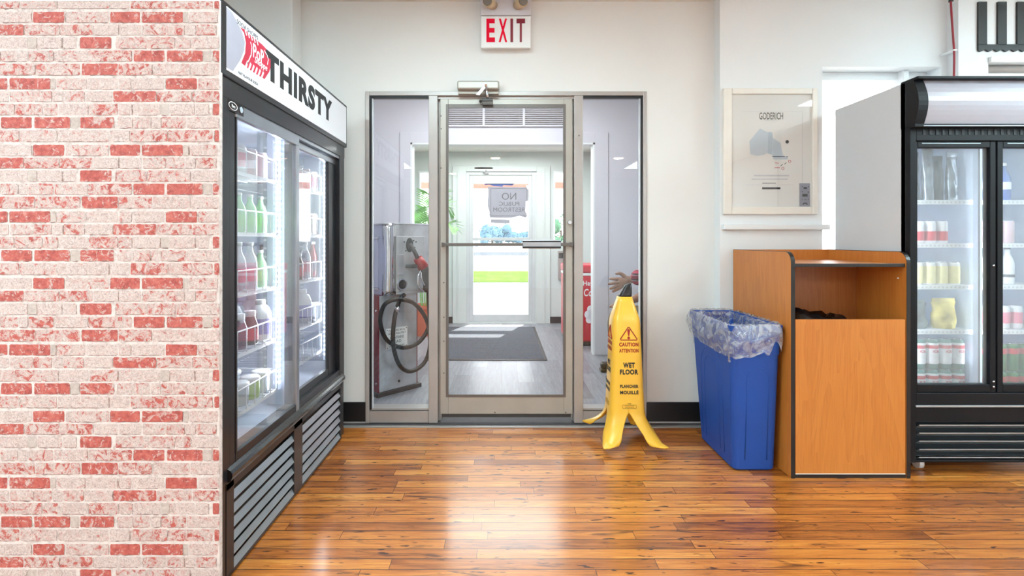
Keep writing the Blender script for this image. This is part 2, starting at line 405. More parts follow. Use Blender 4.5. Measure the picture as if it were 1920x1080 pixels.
def lathe(bm, prof, cx=0, cy=0, n=24, smooth=True, cap=True, z=0):
    rings = []
    for r, h in prof:
        rings.append([bm.verts.new((cx + r * math.cos(2 * PI * i / n), cy + r * math.sin(2 * PI * i / n), z + h)) for i in range(n)])
    for a, b in zip(rings, rings[1:]):
        for i in range(n):
            f = bm.faces.new([a[i], a[(i + 1) % n], b[(i + 1) % n], b[i]]); f.smooth = smooth
    if cap:
        bm.faces.new(rings[0][::-1]); bm.faces.new(rings[-1])
def tube(bm, pts, r, n=10, closed=False, smooth=True):
    pts = [Vector(p) for p in pts]; rings = []; prev = None; N = len(pts)
    rr = r if isinstance(r, (list, tuple)) else [r] * N
    for i, p in enumerate(pts):
        if closed: d = pts[(i + 1) % N] - pts[i - 1]
        else: d = pts[min(i + 1, N - 1)] - pts[max(i - 1, 0)]
        if d.length < 1e-9: d = Vector((0, 0, 1))
        d.normalize()
        if prev is None:
            u = d.cross(Vector((0, 0, 1)))
            if u.length < 0.05: u = d.cross(Vector((1, 0, 0)))
        else:
            u = prev - d * prev.dot(d)
        u.normalize(); prev = u; v = d.cross(u)
        rings.append([bm.verts.new(p + (u * math.cos(2 * PI * k / n) + v * math.sin(2 * PI * k / n)) * rr[i]) for k in range(n)])
    pairs = list(zip(rings, rings[1:]))
    if closed: pairs.append((rings[-1], rings[0]))
    for a, b in pairs:
        for k in range(n):
            f = bm.faces.new([a[k], a[(k + 1) % n], b[(k + 1) % n], b[k]]); f.smooth = smooth
    if not closed: bm.faces.new(rings[0][::-1]); bm.faces.new(rings[-1])
def cyl(bm, a, b, r, n=16, r2=None):
    tube(bm, [a, b], [r, r if r2 is None else r2], n)
def sphere(bm, c, r, sx=1, sy=1, sz=1, n=12):
    t = bmesh.new(); bmesh.ops.create_uvsphere(t, u_segments=n * 2, v_segments=n, radius=r)
    for f in t.faces: f.smooth = True
    for v in t.verts: v.co = Vector((v.co.x * sx, v.co.y * sy, v.co.z * sz)) + Vector(c)
    merge(bm, t)
def spline(pts, n=8, closed=False):
    pts = [Vector(p) for p in pts]; out = []; N = len(pts)
    rng = range(N) if closed else range(N - 1)
    for i in rng:
        g = (lambda k: pts[k % N]) if closed else (lambda k: pts[max(0, min(N - 1, k))])
        p0, p1, p2, p3 = g(i - 1), g(i), g(i + 1), g(i + 2)
        for j in range(n):
            t = j / n
            out.append(0.5 * ((2 * p1) + (p2 - p0) * t + (2 * p0 - 5 * p1 + 4 * p2 - p3) * t * t + (3 * p1 - p0 - 3 * p2 + p3) * t ** 3))
    if not closed: out.append(pts[-1])
    return out

def wloc(o):
    v = Vector((0, 0, 0))
    while o: v += Vector(o.location); o = o.parent
    return v
def tag(o, label=None, cat=None, group=None, kind=None):
    if label: o['label'] = label
    if cat: o['category'] = cat
    if group: o['group'] = group
    if kind: o['kind'] = kind
    return o
def link_mesh(name, me, m, parent=None, local=False, base=None):
    o = bpy.data.objects.new(name, me); C.objects.link(o)
    if m is not None:
        me.materials.clear() if len(me.materials) else None
        for q in (m if isinstance(m, (list, tuple)) else [m]): me.materials.append(q)
    off = Vector((0, 0, 0))
    if parent is not None:
        o.parent = parent
        if not local: off = wloc(parent)
    elif base is not None:
        off = Vector(base); o.location = base
    if off.length > 0: me.transform(Matrix.Translation(-off))
    return o
def obj(name, bm, m, parent=None, local=False, label=None, base=None, normals=True):
    if normals: bmesh.ops.recalc_face_normals(bm, faces=list(bm.faces))
    me = bpy.data.meshes.new(name); bm.to_mesh(me); bm.free()
    o = link_mesh(name, me, m, parent, local, base)
    if label: o['label'] = label
    return o
def bobj(name, m, boxes, parent=None, bev=0.002, **k):
    bm = BM()
    for b in boxes: box(bm, *b[:6], bev if len(b) < 7 else b[6])
    return obj(name, bm, m, parent, **k)
def struct(name, bm, m, parent=None, **k):
    o = obj(name, bm, m, parent, **k)
    if parent is None: o['kind'] = 'structure'
    return o
def thing(name, label, cat, loc=(0, 0, 0), rz=0.0, group=None, kind=None):
    o = bpy.data.objects.new(name, None); C.objects.link(o); o.empty_display_size = 0.05
    o.location = loc; o.rotation_euler = (0, 0, rz)
    if kind == 'structure': o['kind'] = kind
    else: tag(o, label, cat, group, kind)
    return o
def dup(root, loc, label=None, rz=None, scale=None, mats=None):
    r = root.copy(); C.objects.link(r); r.location = loc
    if rz is not None: r.rotation_euler = (0, 0, rz)
    if scale: r.scale = scale
    if label: r['label'] = label
    for ch in list(root.children):
        c = ch.copy(); C.objects.link(c); c.parent = r
        for g in list(ch.children):
            d = g.copy(); C.objects.link(d); d.parent = c
    return r

_fcache = {}
def text_mesh(txt, bold=0.0, depth=0.1, shear=0.0):
    cu = bpy.data.curves.new('t', 'FONT'); cu.body = txt; cu.size = 1.0; cu.offset = bold; cu.extrude = depth / 2
    cu.space_character = 1.0 + bold * 2.8; cu.align_x = 'CENTER'; cu.align_y = 'CENTER'; cu.shear = shear; cu.resolution_u = 4
    o = bpy.data.objects.new('t', cu); C.objects.link(o)
    dg = bpy.context.evaluated_depsgraph_get(); dg.update()
    me = bpy.data.meshes.new_from_object(o.evaluated_get(dg))
    bpy.data.objects.remove(o); bpy.data.curves.remove(cu)
    return me
def text(name, txt, ctr, w_, h_, m, parent=None, right=(1, 0, 0), up=(0, 0, 1), bold=0.0, depth=0.001, shear=0.0, label=None, local=False):
    me = text_mesh(txt, bold, 0.1, shear)
    xs = [v.co.x for v in me.vertices]; ys = [v.co.y for v in me.vertices]
    if not xs: return None
    x0, x1, y0, y1 = min(xs), max(xs), min(ys), max(ys)
    r = Vector(right).normalized(); u = Vector(up).normalized(); n = r.cross(u); c = Vector(ctr)
    sx_ = w_ / (x1 - x0) if w_ else h_ / (y1 - y0); sy_ = h_ / (y1 - y0) if h_ else sx_
    for v in me.vertices:
        a = (v.co.x - (x0 + x1) / 2) * sx_; b = (v.co.y - (y0 + y1) / 2) * sy_; d = (v.co.z + 0.05) / 0.1 * depth
        v.co = c + r * a + u * b + n * d
    o = link_mesh(name, me, m, parent, local)
    if label: o['label'] = label
    return o
def flat(name, pts, nrm, m, parent=None, depth=0.0008, **k):
    bm = BM(); prism(bm, pts, Vector(nrm).normalized() * depth); return obj(name, bm, m, parent, **k)
def frame_boxes(x0, x1, z0, z1, y0, y1, wl_, wr_=None, wb=None, wt=None):
    wr_ = wl_ if wr_ is None else wr_; wb = wl_ if wb is None else wb; wt = wl_ if wt is None else wt
    return [(x0, x0 + wl_, y0, y1, z0, z1), (x1 - wr_, x1, y0, y1, z0, z1), (x0 + wl_, x1 - wr_, y0, y1, z0, z0 + wb), (x0 + wl_, x1 - wr_, y0, y1, z1 - wt, z1)]
ORD = ['first', 'second', 'third', 'fourth', 'fifth', 'sixth', 'seventh', 'eighth', 'ninth', 'tenth', 'eleventh', 'twelfth']

# ================================================================== THE SETTING
WY = 3.31            # face of the wall with the glass door
PWY = 3.22           # face of the wall with the poster
K = WY / FPX
OX0, OX1 = (687 - CX) * K, (1210 - CX) * K
OZ1 = CAMH + (CY - 172) * K

bm = BM(); box(bm, -3.3, 4.7, -6.1, WY, -0.06, 0.0); struct('floor', bm, M['floor'])
bm = BM(); box(bm, -2.1, 2.1, WY, 7.40, -0.06, 0.0); struct('floor_vestibule', bm, M['vfloor'])
bm = BM(); box(bm, -3.3, 4.7, -6.1, WY + 0.12, CEIL, CEIL + 0.1); struct('ceiling', bm, M['ceiling'])
bm = BM(); box(bm, -2.0, 2.0, WY + 0.12, 5.44, 2.86, 2.95); box(bm, -2.0, 2.0, 5.44, 7.46, 2.48, 2.57); struct('ceiling_vestibule', bm, M['ceiling'])

bm = BM()
box(bm, -3.3, OX0, WY, WY + 0.12, 0, CEIL); box(bm, OX1, 2.0, WY, WY + 0.12, 0, CEIL)
box(bm, OX0, OX1, WY, WY + 0.12, OZ1, CEIL)
struct('wall_back', bm, M['wall'])
LX = (548 - CX) * 3.167 / FPX
bm = BM(); box(bm, -3.2, LX, 3.167, WY, 0, CEIL, 0.004); struct('wall_back_left_return', bm, M['wall'])
bm = BM(); box(bm, -3.3, -3.2, -6.1, WY, 0, CEIL); struct('wall_left', bm, M['wall_white'])
bm = BM(); box(bm, 4.6, 4.7, -6.1, WY, 0, CEIL); struct('wall_right', bm, M['wall_white'])
bm = BM(); box(bm, -3.2, 4.6, -6.1, -6.0, 0, CEIL); struct('wall_rear', bm, M['wall_white'])
# wall with the poster, its window opening and the projecting pier beside it
AX0 = (1350 - CX) * PWY / FPX
WX0, WX1 = (1542 - CX) * PWY / FPX, (1765 - CX) * PWY / FPX
WZ1 = CAMH + (CY - 125) * PWY / FPX
WZ0 = 0.95
bm = BM()
box(bm, AX0, WX0, PWY, WY + 0.12, 0, CEIL); box(bm, WX0, WX1, PWY, WY + 0.12, WZ1, CEIL)
box(bm, WX0, WX1, PWY, WY + 0.12, 0, WZ0); box(bm, WX1, 4.6, PWY, WY + 0.12, 2.32, CEIL)
box(bm, WX1, 2.86, PWY, WY + 0.12, 0, 2.32)
struct('wall_back_right', bm, M['wall_white'])
PY = 3.14
PXX = (1797 - CX) * PY / FPX
VX0 = (1853 - CX) * PY / FPX; VZ1 = CAMH + (CY - 118) * PY / FPX
bm = BM()
box(bm, PXX, VX0, PY, WY + 0.12, 0, CEIL, 0.0); box(bm, VX0, 4.6, PY, WY + 0.12, VZ1, CEIL, 0.0); box(bm, VX0, 4.6, PY, WY + 0.12, 0, 0.95, 0.0); box(bm, 4.3, 4.6, PY, WY + 0.12, 0.95, VZ1)
struct('wall_back_pier', bm, M['wall_white'])
# chair rail under the poster
bm = BM()
z1 = CAMH + (CY - 421) * PWY / FPX; z0 = CAMH + (CY - 431) * PWY / FPX
box(bm, AX0 + 0.01, WX0 + 0.03, PWY - 0.035, PWY + 0.002, z0, z1, 0.006)
struct('trim_1', bm, M['wall_white'])
# baseboards
bm = BM(); box(bm, LX, OX0, WY - 0.012, WY, 0.022, 0.148, 0.003); struct('baseboard_left', bm, M['black_base'])
bm = BM(); box(bm, OX1, AX0, WY - 0.012, WY, 0.022, 0.148, 0.003); box(bm, AX0 - 0.012, AX0, PWY - 0.012, WY, 0.022, 0.148, 0.003); box(bm, AX0, WX1, PWY - 0.012, PWY, 0.0, 0.148, 0.003); struct('baseboard_right', bm, M['black_base'])
# threshold strip with screws
bm = BM()
box(bm, LX, AX0 - 0.02, WY - 0.062, WY - 0.030, 0.0, 0.006, 0.002)
for i in range(16):
    x = -1.15 + i * 0.155
    lathe(bm, [(0.0045, 0.0), (0.004, 0.0018)], x, WY - 0.046, 8, z=0.006)
struct('trim_threshold_strip', bm, M['mullion'])
bm = BM(); box(bm, LX, AX0 - 0.02, WY - 0.030, WY - 0.001, 0.0, 0.010, 0.003); box(bm, OX0 + 0.02, OX1 - 0.02, WY, WY + 0.12, 0.0, 0.010, 0.003); struct('trim_threshold_rubber', bm, M['threshold'])

# ---- aluminium storefront -------------------------------------------------
def sx(px, Y=WY): return (px - CX) * Y / FPX
def sz(py, Y=WY): return CAMH - (py - CY) * Y / FPX
bm = BM()
fy0, fy1 = WY - 0.012, WY + 0.09
zb = 0.012
box(bm, sx(686), sx(693), fy0, fy1, zb, sz(172), 0.002)
box(bm, sx(1205), sx(1212), fy0, fy1, zb, sz(172), 0.002)
box(bm, sx(693), sx(1205), fy0, fy1, sz(180), sz(172), 0.002)
for a, b in ((804, 821), (1076, 1093)):
    box(bm, sx(a), sx(b), fy0, fy1, zb, sz(180), 0.003)
for a, b in ((693, 804), (1093, 1205)):
    box(bm, sx(a), sx(b), fy0 + 0.004, fy1, zb, sz(770), 0.003)
    box(bm, sx(a), sx(b), fy0 + 0.014, fy1, sz(770), sz(766), 0.001)
box(bm, sx(821), sx(1076), fy0 + 0.02, fy1, sz(185), sz(180), 0.001)
# door stops
for a, b in ((821, 826), (1073, 1076)): box(bm, sx(a), sx(b), fy0 + 0.05, fy1, zb, sz(185), 0.001)
sf = struct('trim_storefront_frame', bm, M['mullion'])
bm = BM()
for a, b in ((693.5, 697), (1201.5, 1204)): box(bm, sx(a), sx(b), fy0 + 0.006, fy0 + 0.034, sz(768), sz(181))
for a, b in ((693.5, 804), (1093, 1204.5)): box(bm, sx(a), sx(b), fy0 + 0.004, fy0 + 0.034, sz(183.5), sz(180.0)); box(bm, sx(a), sx(b), fy0 + 0.006, fy0 + 0.018, sz(772), sz(769.5))
obj('gasket', bm, M['gasket'], sf)
bm = BM()
for a, b in ((697, 699), (1199, 1201.5)): box(bm, sx(a), sx(b), fy0 + 0.018, fy0 + 0.034, sz(766), sz(184))
obj('glazing_bead', bm, M['bead'], sf)
bm = BM(); box(bm, sx(694), sx(804), WY + 0.03, WY + 0.036, sz(768), sz(181)); struct('window_1', bm, M['glass'])
bm = BM(); box(bm, sx(1093), sx(1204), WY + 0.03, WY + 0.036, sz(768), sz(181)); struct('window_2', bm, M['glass'])

# ---- the glass door -------------------------------------------------------
d1 = thing('door_1', '', '', (sx(828), WY + 0.03, 0), kind='structure')
dy0, dy1 = WY + 0.006, WY + 0.048
bm = BM()
box(bm, sx(825), sx(840), dy0, dy1, sz(777), sz(185), 0.003); box(bm, sx(1057.5), sx(1074), dy0, dy1, sz(777), sz(185), 0.003)
box(bm, sx(840), sx(1057.5), dy0, dy1, sz(777), sz(744), 0.003); box(bm, sx(840), sx(1057.5), dy0, dy1, sz(198), sz(185), 0.003)
obj('door_frame', bm, M['doorframe'], d1)
bm = BM()
for b in frame_boxes(sx(836), sx(1061), sz(745), sz(195), dy0 - 0.004, dy0 + 0.006, sx(841) - sx(836), wb=sz(740) - sz(745), wt=sz(195) - sz(202)): box(bm, *b, 0.0015)
obj('glazing_bead', bm, M['doordark'], d1)
bm = BM(); box(bm, sx(840), sx(1058), WY + 0.022, WY + 0.028, sz(742), sz(198)); obj('door_glass', bm, M['glass'], d1)
bm = BM(); box(bm, sx(832), sx(1070), dy0 - 0.045, dy0 - 0.030, sz(461.5), sz(455.5), 0.002)
for a in (829, 1068): box(bm, sx(a), sx(a + 5), dy0 - 0.045, dy0, sz(462.5), sz(454.5), 0.002)
pb = obj('pull_bar', bm, M['doordark'], d1)
bm = BM(); box(bm, sx(979), sx(1050), dy0 - 0.062, dy0 - 0.020, sz(466), sz(450), 0.004); o = obj('push_pad', bm, M['steel'], pb)
bm = BM(); box(bm, sx(979), sx(1050), dy0 - 0.064, dy0 - 0.050, sz(454), sz(451.5)); box(bm, sx(979), sx(1050), dy0 - 0.064, dy0 - 0.050, sz(465), sz(462)); obj('push_pad_groove', bm, M['gasket'], pb)
bm = BM(); cyl(bm, (sx(1068), dy0, sz(417)), (sx(1068), dy0 - 0.02, sz(417)), 0.014, 20, 0.012); obj('lock_cylinder', bm, M['chrome'], d1)
bm = BM()
for px, py in ((827, 217), (827, 241), (827, 315), (832, 595), (832, 640), (832, 700), (928, 774), (1061, 774), (832, 530), (1085, 255)):
    Yq = dy0 if px != 1085 else fy0
    cyl(bm, (sx(px), Yq + 0.001, sz(py)), (sx(px), Yq - 0.002, sz(py)), 0.005, 10)
obj('screw', bm, M['doordark'], d1)
# brush sweep under the door
bm = BM(); box(bm, sx(828), sx(1071), dy0 + 0.01, dy1 - 0.01, sz(784), sz(777)); obj('door_sweep', bm, M['darkgrey'], d1)

# ---- door closer above ----------------------------------------------------
dc = thing('door_closer', 'grey overhead door closer box with folded silver arm above the glass door', 'door closer', (sx(897), fy0 - 0.02, sz(172)))
bm = BM(); box(bm, sx(858, 3.26), sx(936, 3.26), 3.225, 3.298, sz(170, 3.26), sz(154, 3.26), 0.010, 3); box(bm, sx(859, 3.26), sx(935, 3.26), 3.26, 3.30, sz(176, 3.26), sz(169, 3.26), 0.003)
obj('closer_body', bm, M['doorframe'], dc)
bm = BM(); prism(bm, [P(892, 178, 3.215), P(909, 158, 3.215), P(914, 161, 3.215), P(899, 179, 3.215)], (0, -0.006, 0)); obj('upper_arm', bm, M['wire'], dc)
bm = BM(); cyl(bm, P(911, 160, 3.215), P(915, 189, 3.22), 0.0085, 12); obj('lower_arm', bm, M['chrome'], dc)
bm = BM(); cyl(bm, P(911, 160, 3.20), P(911, 160, 3.24), 0.008, 14); obj('pivot', bm, M['chrome'], dc)
bm = BM(); box(bm, sx(904, 3.25), sx(924, 3.25), 3.20, 3.316, sz(194, 3.25), sz(188, 3.25), 0.004); sphere(bm, P(901, 190, 3.29), 0.010); obj('arm_bracket', bm, M['darkgrey'], dc)

# ---- exit sign ------------------------------------------------------------
ey = 3.25
es = thing('exit_sign', 'white exit sign with red letters and two emergency lamps on the wall above the door', 'exit sign', (sx(948.5, ey), WY, sz(60, ey)))
bm = BM(); box(bm, sx(902, ey), sx(995, ey), ey, WY, sz(87, ey), sz(30, ey), 0.003); box(bm, sx(902, ey), sx(995, ey), ey - 0.004, ey, sz(90, ey), sz(84, ey), 0.002)
obj('sign_body', bm, M['white'], es)
bm = BM(); box(bm, sx(901, ey), sx(996, ey), ey - 0.006, WY, sz(29, ey), sz(-30, ey), 0.004); obj('battery_box', bm, M['wall_lav'], es)
for ch, x0, x1, m in (('E', 912, 928, 'exitred'), ('X', 935, 951, 'exitred'), ('I', 957, 962, 'exitdark'), ('T', 968.5, 984.5, 'exitdark')):
    text('exit_letter', ch, P((x0 + x1) / 2, 57, ey - 0.0005), sx(x1, ey) - sx(x0, ey), sz(35, ey) - sz(79, ey), M[m], es, bold=0.03, depth=0.001, label='bright red letter' if m == 'exitred' else 'dark red letter')
for px, tilt in ((914, -1), (981, 1)):
    bm = BM(); c = P(px, 1, 3.16)
    cyl(bm, c + Vector((-tilt * 0.035, 0.085, 0.01)), c + Vector((0, 0.01, 0)), 0.030, 20, 0.034)
    lamp = obj('emergency_lamp', bm, M['brass'], es)
    bm = BM(); cyl(bm, c + Vector((-0.0015 * tilt, 0.008, 0)), c + Vector((0.002 * tilt, -0.002, 0)), 0.029, 20); obj('lamp_lens', bm, M['lens'], lamp)

# ---- added fill panels and room downlights -----------------------------------------------------------
for i, (x, y, pf) in enumerate(FILL_PANELS):
    where = ['in front of the glass door', 'near the right wall', 'left of the camera', 'at the far left behind the camera', 'at the far right behind the camera'][i]
    t = thing('added_ceiling_panel', 'added square white ceiling fill panel ' + where, 'ceiling light', (x, y, CEIL), group='added ceiling fill panels')  # made-up fixture around each added fill lamp
    bobj('frame', M['white'], [(x - 0.62, x + 0.62, y - 0.62, y - 0.59, CEIL - 0.02, CEIL), (x - 0.62, x + 0.62, y + 0.59, y + 0.62, CEIL - 0.02, CEIL), (x - 0.62, x - 0.59, y - 0.59, y + 0.59, CEIL - 0.02, CEIL), (x + 0.59, x + 0.62, y - 0.59, y + 0.59, CEIL - 0.02, CEIL)], t)
    bobj('diffuser', M['diffuser'], [(x - 0.59, x + 0.59, y - 0.59, y + 0.59, CEIL - 0.01, CEIL)], t, 0)
for i, (x, y) in enumerate(DOWN):
    t = thing('downlight', 'round warm ceiling downlight behind the camera' + ([' in the middle of the room', ' at the far left', ' at the far right', ' on the left', ' on the right'][i]), 'downlight', (x, y, CEIL), group='warm round downlights')
    bm = BM(); lathe(bm, [(0.12, 0.0), (0.12, -0.012), (0.10, -0.014)], x, y, 24, z=CEIL); obj('trim_ring', bm, M['white'], t)
    bm = BM(); lathe(bm, [(0.10, -0.014), (0.095, -0.018)], x, y, 24, z=CEIL); obj('lamp_disc', bm, M['warm'], t)

# ---- vestibule ------------------------------------------------------------
bm = BM(); box(bm, -2.0, -1.9, WY + 0.12, 5.44, 0, 2.86); struct('wall_vestibule_left', bm, M['wall_lav'])
bm = BM(); box(bm, 1.9, 2.0, WY + 0.12, 5.44, 0, 2.86); struct('wall_vestibule_right', bm, M['wall_lav'])
PA = 5.32
bm = BM()
box(bm, -1.9, sx(770, PA), PA, PA + 0.12, 0, 2.86); box(bm, sx(1115, PA), 1.9, PA, PA + 0.12, 0, 2.86)
box(bm, sx(770, PA), sx(1115, PA), PA, PA + 0.12, sz(268, PA), 2.86)
struct('wall_vestibule_partition', bm, M['wall_lav'])
bm = BM()   # casing round the opening
cz = sz(248, PA)
box(bm, sx(750, PA), sx(770, PA), PA - 0.014, PA, 0.0, cz, 0.003); box(bm, sx(1115, PA), sx(1140, PA), PA - 0.014, PA, 0.0, cz, 0.003)
box(bm, sx(770, PA), sx(1115, PA), PA - 0.014, PA, sz(268, PA), cz, 0.003)
struct('trim_opening_casing', bm, M['wall_lav'])
bm = BM()   # bright jamb lining
box(bm, sx(770, PA) - 0.001, sx(770, PA) + 0.018, PA - 0.016, PA + 0.13, 0, sz(268, PA)); box(bm, sx(1115, PA) - 0.018, sx(1115, PA) + 0.001, PA - 0.016, PA + 0.13, 0, sz(268, PA)); box(bm, sx(770, PA), sx(1115, PA), PA - 0.016, PA + 0.13, sz(268, PA) - 0.018, sz(268, PA))
struct('trim_opening_lining', bm, M['wall_white'])
bm = BM(); box(bm, sx(1140, PA), 1.9, PA - 0.014, PA, 0, 0.10, 0.003); box(bm, -1.9, sx(750, PA), PA - 0.014, PA, 0, 0.10, 0.003); struct('baseboard_vestibule', bm, M['wall_lav'])
# louvred vent over the opening
vt = thing('air_vent', 'long white louvred wall vent in three sections above the vestibule opening', 'vent', (sx(948, PA), PA, sz(220, PA)))
vx0, vx1, vz0, vz1 = sx(838, PA), sx(1059, PA), sz(238, PA), sz(201, PA)
bobj('backing', M['mullion'], [(vx0, vx1, PA - 0.004, PA, vz0, vz1)], vt, 0)
bobj('frame', M['wall_lav'], frame_boxes(vx0, vx1, vz0, vz1, PA - 0.024, PA - 0.004, 0.012) + [(sx(p, PA) - 0.012, sx(p, PA) + 0.012, PA - 0.026, PA - 0.004, vz0, vz1) for p in (907, 982)], vt, 0.001)
nl = 10
for (a, b) in ((vx0 + 0.012, sx(907, PA) - 0.012), (sx(907, PA) + 0.012, sx(982, PA) - 0.012), (sx(982, PA) + 0.012, vx1 - 0.012)):
    bm = BM()
    for i in range(nl):
        zc = vz0 + 0.016 + (vz1 - vz0 - 0.03) * i / (nl - 1)
        prism(bm, [(a, PA - 0.022, zc - 0.006), (a, PA - 0.004, zc + 0.004), (a, PA - 0.004, zc + 0.007), (a, PA - 0.022, zc - 0.001)], (b - a, 0, 0))
    obj('louvre_blades', bm, M['wall_lav'], vt)
# entrance porch room behind
PB = 7.34
bm = BM(); box(bm, -1.72, -1.62, PA + 0.12, PB, 0, 2.48); struct('wall_porch_left', bm, M['wall_green'])
bm = BM(); box(bm, 1.32, 1.42, PA + 0.12, PB, 0, 2.48); struct('wall_porch_right', bm, M['wall_green'])
DX0, DX1, DZ1 = sx(874, PB), sx(1004, PB), sz(322, PB)
LXa, LXb = sx(785, PB), sx(822, PB); RXa, RXb = sx(1038, PB), sx(1074, PB)
SZ0, SZ1 = sz(455, PB), sz(321, PB)
bm = BM()
T = PB + 0.12
for a, b in ((-1.72, LXa), (LXb, DX0), (DX1, RXa), (RXb, 1.42)): box(bm, a, b, PB, T, 0, 2.60)
box(bm, DX0, DX1, PB, T, DZ1, 2.60)
for a, b in ((LXa, LXb), (RXa, RXb)): box(bm, a, b, PB, T, SZ1, 2.60); box(bm, a, b, PB, T, 0, SZ0)
struct('wall_porch_front', bm, M['wall_green'])
bm = BM()
for b in frame_boxes(sx(849, PB), sx(1031, PB), 0, sz(312, PB), PB - 0.03, PB, sx(874, PB) - sx(849, PB), wb=0.001, wt=sz(312, PB) - sz(322, PB)): box(bm, *b, 0.004)
box(bm, sx(858, PB), sx(862, PB), PB - 0.04, PB - 0.03, 0, sz(316, PB)); box(bm, sx(1017, PB), sx(1021, PB), PB - 0.04, PB - 0.03, 0, sz(316, PB))
struct('trim_porch_door_casing', bm, M['wall_green'])
bm = BM(); box(bm, -1.62, sx(849, PB), PB - 0.012, PB, 0, 0.095); box(bm, sx(1031, PB), 1.32, PB - 0.012, PB, 0, 0.095); struct('baseboard_porch', bm, M['black_base'])
for nme, a, b in (('window_3', LXa, LXb), ('window_4', RXa, RXb)):
    wn_ = thing(nme, '', '', ((a + b) / 2, PB, SZ0), kind='structure')
    bobj('window_frame', M['wall_white'], frame_boxes(a, b, SZ0, SZ1, PB - 0.01, PB + 0.07, 0.022), wn_)
    bobj('glass', M['glass'], [(a + 0.02, b - 0.02, PB + 0.03, PB + 0.035, SZ0 + 0.02, SZ1 - 0.02)], wn_, 0)
d2 = thing('door_2', '', '', (sx(941, PB), PB, 0), kind='structure')
bobj('door_surround', M['porchframe'], frame_boxes(sx(874, PB), sx(1004, PB), 0.0, sz(322, PB), PB + 0.0, PB + 0.10, sx(880, PB) - sx(874, PB), wb=0.02), d2, 0.003)
bobj('door_leaf', M['porchframe'], frame_boxes(sx(880, PB), sx(998, PB), 0.022, sz(329, PB), PB + 0.03, PB + 0.08, sx(887, PB) - sx(880, PB), wb=0.10, wt=sz(329, PB) - sz(344, PB)) + [(sx(887, PB), sx(991, PB), PB + 0.035, PB + 0.075, sz(451, PB), sz(445.5, PB))], d2, 0.003)
bobj('door_glass', M['glass'], [(sx(887, PB), sx(991, PB), PB + 0.052, PB + 0.057, 0.11, sz(344, PB))], d2, 0)
bm = BM(); box(bm, sx(889, PB), sx(925, PB), PB - 0.03, PB + 0.03, sz(318.5, PB), sz(313, PB), 0.01)
cl2 = obj('door_closer_body', bm, M['porchframe'], d2)
bm = BM(); cyl(bm, P(912, 319, PB - 0.03), P(906, 324, PB - 0.03), 0.008, 8); cyl(bm, P(906, 324, PB - 0.03), P(916, 326, PB - 0.02), 0.008, 8); obj('closer_arm', bm, M['chrome'], d2)
# paper sign taped to the inside of that door
GY = PB + 0.048
sg = thing('paper_sign', 'torn grey paper sign with mirrored lettering taped to the far door glass', 'sign', P(953, 410, GY))
outl = [(915, 350), (992, 351), (992, 376), (986, 378), (985, 396), (991, 407), (984, 408), (974, 405), (962, 408), (947, 409), (915, 408), (918, 400), (914, 385), (915, 368)]
flat('paper', [P(x, y, GY) for x, y in outl], (0, -1, 0), M['signpaper'], sg, 0.001)
bm = BM()
for b in frame_boxes(sx(920, GY), sx(988, GY), sz(405, GY), sz(353, GY), GY - 0.003, GY - 0.0012, 0.004): box(bm, *b)
obj('printed_border', bm, M['greyink'], sg)
for tx, cx_, cy_, w_, h_ in (('NO', 954.5, 368, 27, 13), ('PUBLIC', 954.5, 382, 38, 7.5), ('RESTROOM', 954, 393, 58, 8)):
    text('lettering', tx, P(cx_, cy_, GY - 0.0012), sx(CX + w_, GY), sz(0, GY) - sz(h_, GY), M['greyink'], sg, right=(-1, 0, 0), bold=0.0, depth=0.0006)
for pts in ([(986, 346), (997, 351), (994, 358), (988, 354)], [(986, 402), (998, 406), (993, 413), (987, 408)], [(914, 404), (919, 404), (919, 409), (914, 409)], [(990, 372), (996, 362), (997, 376), (991, 378)]):
    flat('tape', [P(x, y, GY - 0.001) for x, y in pts], (0, -1, 0), M['tape'], sg, 0.0006)
flat('lower_strip', [P(x, y, GY) for x, y in ((920, 411), (956, 412), (956, 419), (920, 418))], (0, -1, 0), M['signpaper'], sg, 0.0006)
# emblem on the glass above it
eb = thing('window_emblem', 'blue emblem with red wedges stuck at the top of the far door glass', 'emblem', P(944, 340, GY))
flat('emblem_body', [P(x, y, GY + 0.0) for x, y in ((908, 333), (963, 333), (958, 342), (964, 345), (960, 348), (944, 347), (942, 350), (925, 349), (918, 346), (908, 347), (912, 341))], (0, -1, 0), M['decalblue'], eb, 0.0006)
for pts in ([(922, 333), (930, 333), (928, 341)], [(941, 333), (949, 333), (943, 341)]):
    flat('emblem_wedge', [P(x, y, GY - 0.0008) for x, y in pts], (0, -1, 0), M['decalred'], eb, 0.0006)
# letter box by the far door
lb = thing('wall_box', 'narrow grey box on the wall right of the far door', 'box', P(1051, 495, PB - 0.02))
bobj('box_body', M['mullion'], [(sx(1046, PB), sx(1058, PB), PB - 0.06, PB, sz(523, PB), sz(470, PB))], lb, 0.006)
bobj('box_flap', M['darkgrey'], [(sx(1047, PB), sx(1057, PB), PB - 0.066, PB - 0.058, sz(484, PB), sz(474, PB))], lb, 0.002)
